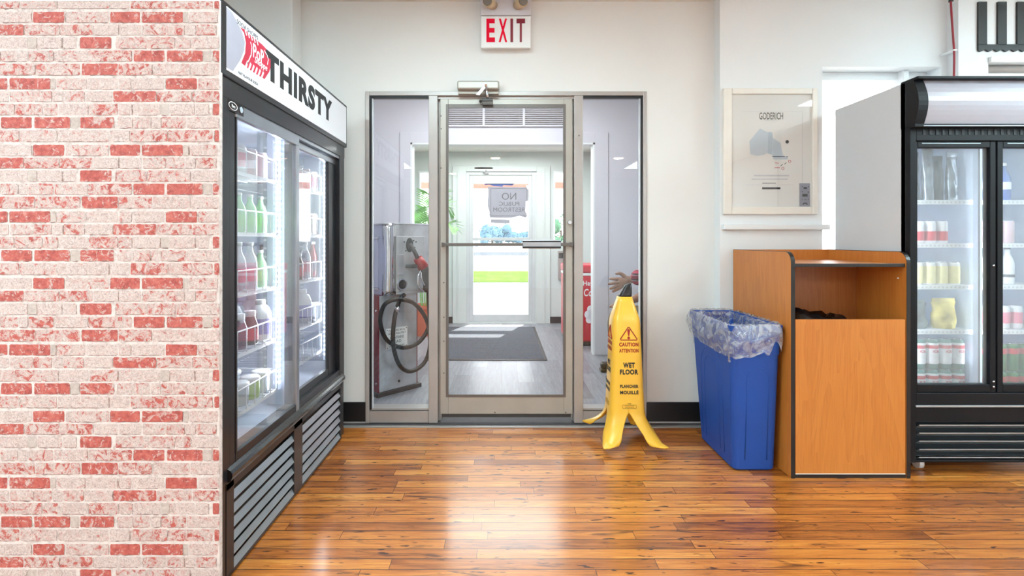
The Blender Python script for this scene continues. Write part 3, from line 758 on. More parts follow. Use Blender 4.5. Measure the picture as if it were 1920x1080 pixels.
# mat
mt = thing('entrance_mat', 'dark grey carpet entrance mat on the vestibule floor', 'mat', (-0.1, 6.05, 0))
mx0, mx1, my0, my1 = -0.78, 0.455, 5.06, 7.0
bm = BM(); box(bm, mx0 + 0.03, mx1 - 0.03, my0 + 0.03, my1 - 0.03, 0.001, 0.011, 0.003); obj('carpet', bm, M['mat'], mt)
bm = BM(); box(bm, mx0, mx1, my0, my0 + 0.03, 0.001, 0.008); box(bm, mx0, mx1, my1 - 0.03, my1, 0.001, 0.008); box(bm, mx0, mx0 + 0.03, my0 + 0.03, my1 - 0.03, 0.001, 0.008); box(bm, mx1 - 0.03, mx1, my0 + 0.03, my1 - 0.03, 0.001, 0.008); obj('rubber_edge', bm, M['rubber'], mt)

# ---- room windows at the right --------------------------------------------
for nme, a, b, z0, z1, yf in (('window_5', WX0, WX1, WZ0, WZ1, PWY), ('window_6', VX0, 4.3, 0.95, VZ1, PY)):
    wn_ = thing(nme, '', '', ((a + b) / 2, yf, z0), kind='structure')
    yy = WY + 0.02
    bx_ = frame_boxes(a, b, z0, z1, yy, yy + 0.06, 0.05)
    if nme == 'window_5': bx_.append((2.60, 2.635, yy - 0.05, yy + 0.06, z0, z1))
    else: bx_.append((a, b, yf - 0.02, yf + 0.0, z1 - 0.0, z1 + 0.035))
    bobj('window_frame', M['wall_white'], bx_, wn_, 0.003)
    bobj('glass', M['glass'], [(a + 0.03, b - 0.03, yy + 0.03, yy + 0.035, z0 + 0.03, z1 - 0.03)], wn_, 0)
    bobj('window_sill', M['wall_white'], [(a, b, yf - 0.02 if nme == 'window_6' else yf + 0.001, WY + 0.10, z0 - 0.001, z0 + 0.03)], wn_, 0.004)
bl = thing('roller_blind', 'grey roller blind rolled up at the top of the right-hand window', 'blind', (3.65, PY + 0.05, VZ1 - 0.03))
bm = BM(); cyl(bm, (VX0 + 0.01, PY + 0.05, VZ1 - 0.03), (4.28, PY + 0.05, VZ1 - 0.03), 0.028, 18); obj('roll', bm, M['mullion'], bl)
bobj('hem_bar', M['white'], [(VX0 + 0.02, 4.27, PY + 0.02, PY + 0.032, VZ1 - 0.075, VZ1 - 0.058)], bl, 0.002)

# ---- outside --------------------------------------------------------------
bm = BM(); box(bm, -80, 80, 7.46, 14.7, -0.10, -0.03); box(bm, 2.0, 80, 3.45, 7.46, -0.10, -0.03); struct('ground_forecourt', bm, M['concrete'])
bm = BM(); box(bm, -80, 80, 14.7, 19.9, -0.10, -0.01); struct('ground_lawn_strip', bm, M['grass'])
bm = BM(); box(bm, -120, 120, 19.9, 40, -0.10, -0.03); struct('ground_lot', bm, M['concrete'])
bm = BM(); box(bm, -160, 160, 40, 52, -0.10, -0.03); struct('ground_road', bm, M['asphalt'])
bm = BM(); box(bm, -200, 200, 52, 260, -0.10, -0.03); struct('ground_field', bm, M['concrete'])
pr = thing('entrance_canopy', 'pale entrance canopy with orange timber beam outside the far door', 'canopy', (0, 8.3, -0.03))
bobj('beam', M['beam'], [(-2.9, 2.9, 9.0, 9.12, sz(353, 9.0), sz(341.5, 9.0))], pr, 0.004)
bobj('roof_panel', M['wall_white'], [(-3.0, 3.0, 7.46, 9.12, 2.52, 2.60)], pr, 0)
for xx in (-2.8, 2.7): bobj('post', M['wall_white'], [(xx, xx + 0.12, 9.0, 9.12, -0.03, sz(353, 9.0))], pr, 0.004)
for xx in (-2.8, 2.7): bobj('strut', M['wall_white'], [(xx, xx + 0.12, 9.0, 9.12, sz(341.5, 9.0), 2.52)], pr, 0)
ev = thing('added_sunshade', 'added white eave over the side windows outside', 'sunshade', (3.5, 4.2, 2.5))  # unseen overhang added to keep direct sun out of the room
bobj('sunshade_slab', M['wall_white'], [(2.02, 5.0, WY + 0.125, 5.3, 2.62, 2.72)], ev, 0)
bobj('sunshade_lip', M['wall_white'], [(2.02, 5.0, 5.26, 5.3, 2.50, 2.62)], ev, 0)

def blob_tree(name, c, h, rad, m, label, group, seed, trunk=True, n=260):
    random.seed(seed)
    t = thing(name, label, 'tree', c, group=group)
    bm = BM(); cx_, cy_, cz_ = c
    lobes = [(Vector((random.uniform(-.55, .55) * rad, random.uniform(-.4, .4) * rad, h * random.uniform(0.35, 0.8))), rad * random.uniform(0.35, 0.6)) for _ in range(9)]
    for i in range(n * 3):
        q, r_ = random.choice(lobes)
        d = Vector((random.gauss(0, 1), random.gauss(0, 1), random.gauss(0, 1))).normalized()
        p = Vector(c) + q + d * r_ * random.uniform(0.6, 1.1); s_ = rad * 0.075
        a = Vector((random.gauss(0, 1), random.gauss(0, 1), random.gauss(0, 1))).normalized(); b = a.cross(d).normalized()
        a = d.cross(b)
        poly(bm, [p + a * s_, p + b * s_ * .7, p - a * s_, p - b * s_ * .7])
    for q, r_ in lobes: sphere(bm, Vector(c) + q, r_ * 0.7, n=5)
    obj('crown', bm, m, t, normals=False)
    bm = BM(); cyl(bm, c, (cx_, cy_, h * 0.55 + cz_), rad * 0.09, 8, rad * 0.05); obj('trunk', bm, M['bark'], t)
    return t
kk = 0
for px, h, rad, Y in ((909, 2.4, 1.6, 110), (923, 4.8, 3.2, 116), (940, 5.0, 3.6, 130), (962, 3.0, 2.6, 118), (984, 3.2, 2.6, 127)):
    blob_tree('tree', ((px - CX) * Y / FPX, Y, -0.03), h, rad, M['tree'], ORD[kk] + ' from the left of the hazy blue-green trees on the horizon', 'trees on the horizon', 30 + kk, n=400); kk += 1
t = blob_tree('tree', (1.52, 13.0, -0.03), 2.7, 0.42, M['treegreen'], 'pale green tree seen in the narrow window right of the far door', None, 77, n=700)
sgp = thing('roadside_box', 'small blue-grey box standing beside the road outside', 'box', ((893 - CX) * 55 / FPX, 55, -0.03))
bobj('cabinet_box', M['greybox'], [((890 - CX) * 55 / FPX, (896 - CX) * 55 / FPX, 55, 55.5, 0.1, sz(436, 55))], sgp, 0.02)
bobj('plinth', M['concrete'], [((889 - CX) * 55 / FPX, (897 - CX) * 55 / FPX, 54.9, 55.6, -0.03, 0.1)], sgp, 0.02)
# red car parked outside
cr = thing('car', 'small red car parked outside, seen right of the far door', 'car', (3.55, 30, -0.03), rz=0.0)
bm = BM(); cx_ = 3.9
prof = [(-2.0, 0.35), (2.0, 0.35), (2.05, 0.75), (1.2, 0.9), (0.6, 1.38), (-0.9, 1.40), (-1.6, 0.95), (-2.05, 0.85)]
prism(bm, [(cx_ + a, 29.2, b) for a, b in prof], (0, 1.6, 0)); cb = obj('car_body', bm, M['carred'], cr)
bm = BM(); prism(bm, [(cx_ + a, 29.18, b) for a, b in ((1.0, 0.93), (0.5, 1.3), (-0.8, 1.32), (-1.3, 0.95))], (0, 1.64, 0)); obj('car_window', bm, M['darkgrey'], cr)
for a in (-1.25, 1.25):
    for yy in (29.15, 30.65):
        bm = BM(); cyl(bm, (cx_ + a, yy, 0.28), (cx_ + a, yy + 0.2, 0.28), 0.31, 18); obj('wheel', bm, M['tyre'], cr)

# ================================================================== BRICK WALLPAPER PARTITION
BY = 1.715
BXR = (411.5 - CX) * BY / FPX
BZT = CAMH + (CY - 2) * BY / FPX
bm = BM(); box(bm, -3.2, BXR, BY, BY + 0.018, 0, BZT); box(bm, -3.2, -1.78, BY + 0.018, BY + 0.12, 0, BZT)
pw = struct('wall_partition', bm, M['mortar'])
U = BY / FPX / 3.6          # metres per pattern unit
rows = [
 [(-5, 215, .05), (225, 435, 1), (445, 735, .35), (745, 945, 1), (960, 1235, .95), (1235, 1272, 'g'), (1278, 1470, .3), (1478, 1690, .12), (1700, 1780, .35)],
 [(-130, 160, .85), (165, 400, .5), (405, 625, .55), (632, 800, .12), (805, 955, .12), (965, 1120, .35), (1124, 1245, .45), (1250, 1320, .05), (1325, 1460, .45), (1466, 1655, .1)],
 [(0, 185, .12), (188, 250, 'g'), (254, 420, .15), (426, 515, .05), (520, 542, 'g'), (542, 752, 1), (782, 990, .45), (994, 1180, .5), (1184, 1285, .4), (1290, 1492, .1), (1498, 1690, .55), (1696, 1786, .35)],
 [(5, 120, .35), (126, 190, .05), (195, 360, .5), (366, 592, .22), (597, 890, .55), (903, 1110, 1), (1128, 1368, .95), (1372, 1432, 'g'), (1438, 1665, .85), (1690, 1790, .3)],
 [(-12, 235, .6), (240, 540, .5), (553, 795, .95), (802, 1025, .55), (1032, 1280, .3), (1287, 1630, .18), (1636, 1770, .05)],
]
rowy = [80, 167, 252, 342, 430]; rowh = [74, 71, 76, 74, 78]
bmb, bmc = BM(), BM()
kl = bmb.loops.layers.float_color.new('kind'); cl = bmb.loops.layers.float_vector.new('cell') if hasattr(bmb.loops.layers, 'float_vector') else None
rnd = random.Random(5)
cells = []
def add_brick(x0, x1, z0, z1, kind):
    # wobbly outline; inner ring gives the distance to the edge
    red = 0.0 if kind == 'g' else kind; g = 1.0 if kind == 'g' else 0.0
    key = rnd.random()
    def ring(ins, wob):
        pts = []; n1 = max(6, int((x1 - x0) / 0.006)); n2 = 4
        r_ = 0.006
        def add(x, z, nx, nz):
            o_ = noise.noise(Vector((x * 90, z * 90, key * 9))) * wob
            pts.append((x + nx * o_, z + nz * o_))
        for i in range(n1): add(x0 + ins + r_ * .5 + (x1 - x0 - 2 * ins - r_) * i / (n1 - 1), z0 + ins, 0, 1)
        for i in range(n2): add(x1 - ins, z0 + ins + r_ * .5 + (z1 - z0 - 2 * ins - r_) * i / (n2 - 1), 1, 0)
        for i in range(n1): add(x1 - ins - r_ * .5 - (x1 - x0 - 2 * ins - r_) * i / (n1 - 1), z1 - ins, 0, 1)
        for i in range(n2): add(x0 + ins, z1 - ins - r_ * .5 - (z1 - z0 - 2 * ins - r_) * i / (n2 - 1), 1, 0)
        return pts
    A = ring(0, 0.0016); B = ring(min(0.009, (x1 - x0) * .3), 0.0)
    va = [bmb.verts.new((x, BY - 0.0006, z)) for x, z in A]; vb = [bmb.verts.new((x, BY - 0.0006, z)) for x, z in B]
    n = len(va); seedc = key
    ia, ib = set(va), set(vb)
    fs = []
    for i in range(n): fs.append(bmb.faces.new([va[i], va[(i + 1) % n], vb[(i + 1) % n], vb[i]]))
    # centre fill as a strip between bottom and top edges
    fs.append(bmb.faces.new(vb))
    for f in fs:
        for l_ in f.loops:
            l_[kl] = (red, seedc, g, 1.0)
            d = 0.0 if l_.vert in ia else 0.009
            cells.append((d, d, 0.0))
    # printed shadow under the brick and at its ends
    if rnd.random() < 0.92:
        a0 = x0 + (x1 - x0) * rnd.uniform(0, 0.25); a1 = x1 - (x1 - x0) * rnd.uniform(0, 0.2); n1 = 14
        up_, dn_ = [], []
        for i in range(n1 + 1):
            x = a0 + (a1 - a0) * i / n1; o_ = noise.noise(Vector((x * 60, z0 * 50, 3))) * 0.0016
            th = 0.0010 * (0.35 + abs(noise.noise(Vector((x * 45, z0 * 70, 8)))) * 2.2)
            up_.append((x, BY - 0.0009, z0 + o_ + th)); dn_.append((x, BY - 0.0009, z0 + o_ - th))
        for i in range(n1): poly(bmc, [dn_[i], dn_[i + 1], up_[i + 1], up_[i]])
    if rnd.random() < 0.7:
        xe = x0 if rnd.random() < .5 else x1; n1 = 6; L_, R_ = [], []
        for i in range(n1 + 1):
            z = z0 + (z1 - z0) * (0.02 + 0.9 * i / n1); o_ = noise.noise(Vector((xe * 60, z * 110, 5))) * 0.003
            th = 0.0008 * (0.3 + abs(noise.noise(Vector((xe * 45, z * 110, 2)))) * 2.4)
            L_.append((xe + o_ - th, BY - 0.0009, z)); R_.append((xe + o_ + th, BY - 0.0009, z))
        for i in range(n1): poly(bmc, [L_[i], R_[i], R_[i + 1], L_[i + 1]])
for rep in range(-1, 10):
    for r_ in range(5):
        gy = rowy[r_] + 449 * rep
        z1 = CAMH + (CY * 3.6 - gy) * U; z0 = z1 - rowh[r_] * U
        if z1 > BZT - 0.002 or z0 < 0.003:
            if z0 > BZT - 0.01 or z1 < 0.01: continue
            z1 = min(z1, BZT - 0.001); z0 = max(z0, 0.001)
            if z1 - z0 < 0.012: continue
        for wrap in (-2, -1, 0, 1):
            for a, b, k_ in rows[r_]:
                a_ = a + wrap * 1790 + 895 * (rep % 2); b_ = b + wrap * 1790 + 895 * (rep % 2)
                x0 = (a_ - CX * 3.6) * U; x1 = (b_ - CX * 3.6) * U
                if x1 < -2.3 or x0 > BXR - 0.003: continue
                x1 = min(x1, BXR - 0.001)
                if x1 - x0 < 0.014: continue
                add_brick(x0, x1, z0, z1, k_)
me = bpy.data.meshes.new('brick_print'); bmb.to_mesh(me); bmb.free()
at = me.attributes.new('cell', 'FLOAT_VECTOR', 'CORNER')
flatc = [v for c_ in cells for v in c_]
at.data.foreach_set('vector', flatc)
link_mesh('brick_print', me, M['brick'], pw)
obj('brick_outline_print', bmc, M['greyline'], pw, normals=False)
bobj('partition_cap', M['wall_white'], [(-3.2, BXR, BY - 0.001, BY + 0.02, BZT, BZT + 0.004)], pw, 0)

# ================================================================== LEFT SLIDING-DOOR COOLER
FX = -0.964            # front face
def cy(px, X=FX): return X * FPX / (px - CX)
def czz(px, py, X=FX): return CAMH - (py - CY) * cy(px, X) / FPX
CY0, CY1 = 1.736, 3.10
ck = thing('display_cooler', 'tall black two-door sliding display cooler with a THIRSTY sign, against the brick partition', 'cooler', (-1.34, 2.42, 0))
bm = BM()
box(bm, -1.72, FX - 0.004, CY0, CY0 + 0.04, 0.02, 2.02, 0.003); box(bm, -1.72, FX - 0.004, CY1 - 0.04, CY1, 0.02, 2.0, 0.003)
box(bm, -1.72, -1.68, CY0, CY1, 0.02, 2.0); box(bm, -1.72, -1.0, CY0 + 0.04, CY1 - 0.04, 1.735, 2.0); box(bm, -1.70, -1.03, CY0 + 0.04, CY1 - 0.04, 0.05, 0.39)
box(bm, -1.0, FX, CY0, cy(430.5), 0.35, 1.775, 0.004)          # near stile
box(bm, -1.0, FX - 0.003, cy(430.5), 1.838, 0.35, 1.70, 0.004)
box(bm, -1.0, FX, 3.02, CY1, 0.35, 1.775, 0.004)
box(bm, -1.03, FX + 0.0012, CY0 + 0.001, CY1 - 0.001, 1.705, 1.774, 0.001)
box(bm, -1.03, FX - 0.005, CY0, CY1, 0.355, 0.43, 0.004)
obj('cooler_body', bm, M['blackmetal'], ck)
bm = BM()
box(bm, -1.68, -1.67, CY0 + 0.04, CY1 - 0.04, 0.40, 1.735); box(bm, -1.67, -1.03, CY0 + 0.04, CY0 + 0.05, 0.40, 1.735); box(bm, -1.67, -1.03, CY1 - 0.05, CY1 - 0.04, 0.40, 1.735)
box(bm, -1.67, -1.03, CY0 + 0.05, CY1 - 0.05, 0.39, 0.42); box(bm, -1.67, -1.03, CY0 + 0.05, CY1 - 0.05, 1.715, 1.735)
obj('cooler_liner', bm, M['liner'], ck)
# header sign box
SXF = -0.955
sg_ = bobj('sign_frame', M['blackmetal'], [(-1.02, SXF, CY0 - 0.016, 3.125, 1.772, 2.032)], ck, 0.006)
bobj('sign_face', M['signwhite'], [(SXF - 0.002, SXF + 0.0015, cy(424, SXF), 3.105, 1.795, 2.016)], sg_, 0.001)
NX = (1, 0, 0)
def S_(x, y, e=0.0015):   # point on the sign face from picture position
    X = SXF + e; return PX(x, X, y)
def Z1(x, y): return (410 + x / 3.724, y / 3.724)
flat('sign_grey_panel', [S_(*Z1(x, y)) for x, y in ((54, 50), (95, 90), (125, 150), (160, 215), (182, 290), (178, 350), (150, 420), (110, 480), (100, 497), (54, 470))], NX, M['signgrey'], sg_, 0.0006)
flat('cap_emblem', [S_(*Z1(x, y)) for x, y in ((152, 192), (178, 232), (190, 300), (184, 372), (158, 438), (210, 482), (265, 520), (320, 552), (352, 502), (370, 440), (368, 395), (340, 350), (300, 308), (250, 268), (210, 235), (180, 205))], NX, M['red'], sg_, 0.0008)
bm = BM()   # white strokes on the emblem
def strip_(bm, a, b, w_, e=0.0026):
    A, B = S_(*Z1(*a), e), S_(*Z1(*b), e); d = (B - A).normalized(); n_ = Vector((1, 0, 0)).cross(d) * w_ / 2
    prism(bm, [A - n_, B - n_, B + n_, A + n_], (0.0004, 0, 0))
for i in range(6):
    x = 193 + i * 22; y = 462 + i * 15; strip_(bm, (x + 10, y - 34), (x - 8, y + 18), 0.010)
for i in range(5):
    x = 185 + i * 20; y = 222 + i * 17; strip_(bm, (x, y - 12), (x + 10, y + 26), 0.008)
for pts in ([(200, 445), (226, 385), (232, 330), (222, 292)], [(340, 452), (346, 415), (338, 385), (318, 352)]):
    for a, b in zip(pts, pts[1:]): strip_(bm, a, b, 0.005)
obj('emblem_strokes', bm, M['white'], sg_)
text('lettering', 'PoP', S_(*Z1(278, 378), 0.0028), 0.088, 0.055, M['white'], sg_, right=(0, 1, 0), bold=0.02, depth=0.0006)
text('lettering', 'Shoppe', S_(*Z1(296, 452), 0.0028), 0.105, 0.034, M['white'], sg_, right=(0, 1, 0), bold=0.012, depth=0.0006, shear=0.25)
text('lettering', 'ANY FLAVOUR SODA', S_(*Z1(208, 548), 0.0020), 0.15, 0.0105, M['greyink'], sg_, right=(0, 1, 0), bold=0.0, depth=0.0006)
text('lettering', 'SODA SHOPPE', S_(*Z1(205, 210), 0.0020), 0.16, 0.016, M['greyink'], sg_, right=(0, 1, 0), bold=0.0, depth=0.0006)
ya, yb = 2.045, 2.842
text('sign_title', 'THIRSTY', (SXF + 0.0016, (ya + yb) / 2, 1.919), yb - ya, 0.120, M['ink'], sg_, right=(0, 1, 0), bold=0.052, depth=0.0008)
# small oval badge
bm = BM(); c = PX(437, FX + 0.001, 199)
tube(bm, [c + Vector((0, 0.028 * math.cos(a), 0.0135 * math.sin(a))) for a in [2 * PI * i / 28 for i in range(28)]], 0.0014, 6, closed=True); bdg = obj('badge_ring', bm, M['white'], ck)
bobj('badge_plate', M['blackgloss'], [(FX - 0.001, FX + 0.001, c.y - 0.034, c.y + 0.075, c.z - 0.020, c.z + 0.022)], ck, 0.001)
text('lettering', 'fbm', c + Vector((0.0012, 0, 0)), 0.024, 0.012, M['white'], bdg, right=(0, 1, 0), bold=0.01, depth=0.0005)
bm = BM(); cyl(bm, c + Vector((0.001, 0.055, 0)), c + Vector((0.0024, 0.055, 0)), 0.011, 20); obj('badge_dot', bm, M['mapdark'], ck)
# doors
def sl_door(X0, X1, ya, yb, za, zb, gl0, gl1, near):
    bm = BM()
    box(bm, X0, X1, ya, gl0, za, zb, 0.002); 
    box(bm, X0, X1, gl0, gl1, za, 0.432 if near else 0.47, 0.002)
    d = obj('sliding_door', bm, M['blackmetal'], ck)
    bobj('top_rail', M['steel'], [(X0 + 0.001, X1 + 0.001, gl0 - 0.012, yb, 1.652, zb)], d, 0.003)
    bobj('closing_stile', M['steel'] if near else M['blackmetal'], [(X0 + 0.0005, X1 + 0.001, gl1, yb, za, 1.652)], d, 0.003)
    xm = (X0 + X1) / 2
    bobj('door_glass', M['coolglass'], [(xm - 0.003, xm + 0.003, gl0, gl1, 0.428 if near else 0.466, 1.653)], d, 0)
    return d
sl_door(-0.988, -0.966, 1.842, cy(562), 0.395, 1.70, 1.852, cy(556.5), True)
sl_door(-1.014, -0.992, 2.36, 3.02, 0.43, 1.685, 2.41, 2.90, False)
bobj('door_track', M['steel'], [(-1.02, FX - 0.006, 1.84, 3.02, 1.688, 1.706)], ck, 0.001)
# rounded ledge
bm = BM(); prof = [(-0.985, 0.352), (-0.962, 0.352), (-0.952, 0.358), (-0.946, 0.370), (-0.946, 0.382), (-0.953, 0.393), (-0.966, 0.400), (-0.985, 0.402)]
prism(bm, [(a, cy(431, -0.955), b) for a, b in prof], (0, 3.06 - cy(431, -0.955), 0)); obj('ledge', bm, M['blackgloss'], ck)
# grille
gb = bobj('grille_panel', M['blackmetal'], [(-1.0, FX - 0.004, CY0 + 0.045, 1.832, 0.012, 0.345), (-1.0, FX - 0.004, 2.362, 2.462, 0.012, 0.345), (-1.0, FX - 0.004, 3.04, CY1 - 0.04, 0.012, 0.345), (-1.0, FX - 0.004, CY0 + 0.045, CY1 - 0.04, 0.318, 0.352), (-1.0, FX - 0.004, CY0 + 0.045, CY1 - 0.04, 0.006, 0.020)], ck, 0.002)
bobj('grille_back', M['gasket'], [(-1.03, -1.02, CY0 + 0.04, CY1 - 0.04, 0.02, 0.35)], ck, 0)
for ya_, yb_ in ((1.832, 2.362), (2.462, 3.04)):
    for i in range(6):
        z = 0.268 - i * 0.0495
        bm = BM(); prism(bm, [(-0.968, ya_, z), (-0.980, ya_, z + 0.025), (-0.983, ya_, z + 0.024), (-0.971, ya_, z - 0.002)], (0, yb_ - ya_, 0))
        obj('grille_slat', bm, M['slat'], gb)
# LED strips, standards
for n_, (x, y) in enumerate(((-1.058, 2.395), (-1.040, 2.985))):
    st = bobj('led_strip', M['ledstrip'], [(x - 0.010, x + 0.010, y - 0.010, y + 0.010, 0.50, 1.69)], ck, 0.003)
    bm = BM()
    for i in range(44): zz = 0.53 + i * 0.0263; box(bm, x - 0.005, x + 0.0115, y - 0.0115, y + 0.005, zz, zz + 0.010)
    obj('led_dots', bm, M['led'], st)
bobj('centre_mullion', M['liner'], [(-1.12, -1.03, 2.41, 2.46, 0.42, 1.715)], ck, 0.004)
for y, x in ((2.30, -1.62), (2.55, -1.62), (3.040, -1.20), (3.040, -1.40), (1.84, -1.5), (2.425, -1.13)):
    bm = BM(); box(bm, x - 0.008, x + 0.008, y - 0.008, y + 0.008, 0.45, 1.69)
    st = obj('shelf_standard', bm, M['slat'], ck)
    bm = BM()
    for i in range(30): zz = 0.48 + i * 0.04; box(bm, x - 0.006, x + 0.0095, y - 0.0095, y + 0.004, zz, zz + 0.010)
    obj('standard_slots', bm, M['wire'], st)
for yy_ in (2.36, 2.955):
    l = area('cooler_led_lamp', (-1.05, yy_, 1.10), 0.02, 9, rot=(0, R(-90), 0), color=(0.85, 0.93, 1.0)); l.rotation_euler = Vector((-0.6, -0.8, 0)).to_track_quat('-Z', 'Y').to_euler(); l.data.size = 0.02; l.data.size_y = 1.15
for xx_, dx_ in ((2.135, 0.5), (2.50, -0.6), (2.56, 0.6)):
    l = area('fridge_led_lamp', (xx_, 2.675, 1.10), 0.02, 2.6, color=(0.92, 0.97, 1.0)); l.rotation_euler = Vector((dx_, 0.8, 0)).to_track_quat('-Z', 'Y').to_euler(); l.data.size = 0.02; l.data.size_y = 1.15
SH = [0.505, 0.742, 0.985, 1.232, 1.478]
bays = [(1.80, 2.385), (2.47, 3.03)]
for bi, (ya_, yb_) in enumerate(bays):
    for si, z in enumerate(SH):
        if bi == 1 and si == 0: z = 0.56
        bm = BM(); xf, xb = -1.055, -1.60
        box(bm, xf - 0.006, xf, ya_, yb_, z - 0.012, z + 0.004, 0.002)
        for i in range(16): yy = ya_ + 0.012 + (yb_ - ya_ - 0.024) * i / 15; tube(bm, [(xf, yy, z), (xb, yy, z)], 0.0022, 5)
        for xx in (-1.2, -1.4, xb): tube(bm, [(xx, ya_, z - 0.003), (xx, yb_, z - 0.003)], 0.003, 5)
        sh = obj('wire_shelf', bm, M['wire'], ck)
        bm = BM(); hgt = 0.095
        tube(bm, [(xf, ya_, z + hgt), (xf, yb_, z + hgt)], 0.0032, 6)
        for i in range(9): yy = ya_ + 0.004 + (yb_ - ya_ - 0.008) * i / 8; tube(bm, [(xf, yy, z), (xf, yy, z + hgt)], 0.0026, 5)
        for yy in (ya_, yb_): tube(bm, [(xf, yy, z + hgt), (xb, yy, z + hgt)], 0.003, 5)
        obj('basket_rail', bm, M['wire'], sh)

# ---- bottles and cans: prototypes ----------------------------------------
def glassy(name, rgb, al=0.75): 
    return mat(name, rgb, 0.15, var=0.05, alpha=al, coat=0.3)
PROTO_HOLD = (0, 0, 0)
def bottle(kind, prof, body, cap, capprof, lab=None, labz=None, labr=0, cat='bottle', n=16):
    t = bpy.data.objects.new(kind, None); C.objects.link(t); t['category'] = cat
    bm = BM(); lathe(bm, prof, 0, 0, n); obj('body', bm, body, t, local=True)
    if cap is not None: bm = BM(); lathe(bm, capprof, 0, 0, n); obj('cap', bm, cap, t, local=True)
    if lab is not None:
        bm = BM(); lathe(bm, [(labr, labz[0]), (labr, labz[1])], 0, 0, n, cap=False); obj('paper_label', bm, lab, t, local=True)
    return t
Mg = {k: glassy('drink_' + k, c, a) for k, c, a in (('pink', (226, 196, 204), .85), ('green', (150, 206, 150), .85), ('brown', (84, 44, 36), 1), ('purple', (104, 60, 84), 1), ('white', (232, 232, 236), 1), ('clear', (214, 216, 228), .7), ('darkred', (96, 26, 34), 1), ('lime', (158, 190, 70), 1), ('yellow', (236, 206, 70), 1), ('grey', (170, 176, 184), .9), ('blue', (74, 104, 180), .9), ('deepgreen', (48, 116, 60), 1), ('teal', (74, 128, 118), 1))}
Ml = {k: mat('label_' + k, c, 0.5, var=0.06, scale=40) for k, c in (('white', (232, 232, 236)), ('pink', (222, 130, 150)), ('red', (206, 60, 70)), ('green', (130, 190, 110)), ('cream', (236, 224, 170)), ('dark', (52, 48, 60)), ('violet', (120, 110, 190)), ('orange', (214, 96, 60)))}
tall = [(0.028, 0), (0.030, 0.006), (0.030, 0.115), (0.024, 0.14), (0.0125, 0.165), (0.0115, 0.195)]
tallc = [(0.0135, 0.190), (0.0135, 0.204), (0.012, 0.206)]
squat = [(0.032, 0), (0.034, 0.006), (0.034, 0.085), (0.026, 0.108), (0.021, 0.125)]
squatc = [(0.024, 0.122), (0.024, 0.145), (0.022, 0.147)]
jar = [(0.036, 0), (0.038, 0.005), (0.040, 0.070), (0.034, 0.078)]
jarc = [(0.042, 0.076), (0.042, 0.090), (0.036, 0.096)]
can = [(0.024, 0), (0.0295, 0.006), (0.0295, 0.112), (0.025, 0.120)]
canc = [(0.0255, 0.1195), (0.026, 0.1225), (0.0235, 0.1225)]
jug = [(0.044, 0), (0.048, 0.008), (0.048, 0.12), (0.036, 0.15), (0.019, 0.165)]
jugc = [(0.022, 0.163), (0.022, 0.182), (0.020, 0.184)]
protos = {
 'whitecup': (bottle('drink_can', can, Mg['white'], M['wire'], canc, Ml['pink'], (0.03, 0.09), 0.0299, 'can'), 'white can with a pink band'),
 'pinkcup': (bottle('drink_can', can, Mg['pink'], M['wire'], canc, None, cat='can'), 'pale pink can'),
 'greenb': (bottle('drink_bottle', [(r_ * .95, h * .82) for r_, h in tall], Mg['green'], M['wire'], [(r_ * .95, h * .82) for r_, h in tallc], Ml['green'], (0.03, 0.075), 0.0289), 'pale green bottle'),
 'pinkb': (bottle('drink_bottle', tall, Mg['clear'], M['wire'], tallc, Ml['pink'], (0.035, 0.095), 0.0304), 'clear bottle with a pink label'),
 'redb': (bottle('drink_bottle', tall, Mg['darkred'], M['wire'], tallc, Ml['dark'], (0.035, 0.095), 0.0304), 'dark red bottle with a dark label'),
 'sauce': (bottle('sauce_bottle', squat, Mg['brown'], M['white'], squatc, Ml['red'], (0.02, 0.07), 0.0344), 'brown sauce bottle with a white cap'),
 'grape': (bottle('juice_bottle', squat, Mg['purple'], M['white'], squatc, None), 'purple juice bottle with a white cap'),
 'jug': (bottle('milk_jug', jug, Mg['white'], M['white'], jugc, Ml['violet'], (0.03, 0.10), 0.0485, 'jug'), 'white jug with a violet label'),
 'limejar': (bottle('salad_tub', jar, Mg['lime'], M['white'], jarc, None, cat='tub'), 'lime green tub with a white lid'),
 'yellowjar': (bottle('salad_tub', jar, Mg['yellow'], M['white'], jarc, None, cat='tub'), 'yellow tub with a white lid'),
 'greyjar': (bottle('salad_tub', jar, Mg['grey'], M['white'], jarc, None, cat='tub'), 'pale grey tub with a white lid'),
 'yellowcan': (bottle('drink_can', can, Mg['white'], M['chrome'], canc, Ml['cream'], (0.008, 0.100), 0.0299, 'can'), 'pale yellow can'),
 'redcan': (bottle('drink_can', can, Mg['white'], M['chrome'], canc, Ml['red'], (0.015, 0.065), 0.0299, 'can'), 'red and white can'),
 'tallcan': (bottle('tall_can', [(0.026, 0), (0.0335, 0.007), (0.0335, 0.150), (0.027, 0.160)], Mg['teal'], M['chrome'], [(0.0275, 0.159), (0.028, 0.163), (0.026, 0.163)], Ml['white'], (0.03, 0.142), 0.0339, 'can'), 'tall green-white can with red band'),
 'bluecan': (bottle('drink_bottle', tall, Mg['blue'], M['white'], tallc, Ml['white'], (0.06, 0.10), 0.0304), 'blue bottle with a white label'),
 'whiteb': (bottle('drink_bottle', tall, Mg['white'], M['darkgrey'], tallc, Ml['dark'], (0.04, 0.055), 0.0304), 'white bottle with a dark cap'),
 'greencan': (bottle('drink_can', [(r_, h * 1.222) for r_, h in can], Mg['deepgreen'], M['chrome'], [(r_, h * 1.222) for r_, h in canc], Ml['red'], (0.095, 0.125), 0.0299, 'can'), 'green can with a red band'),
}
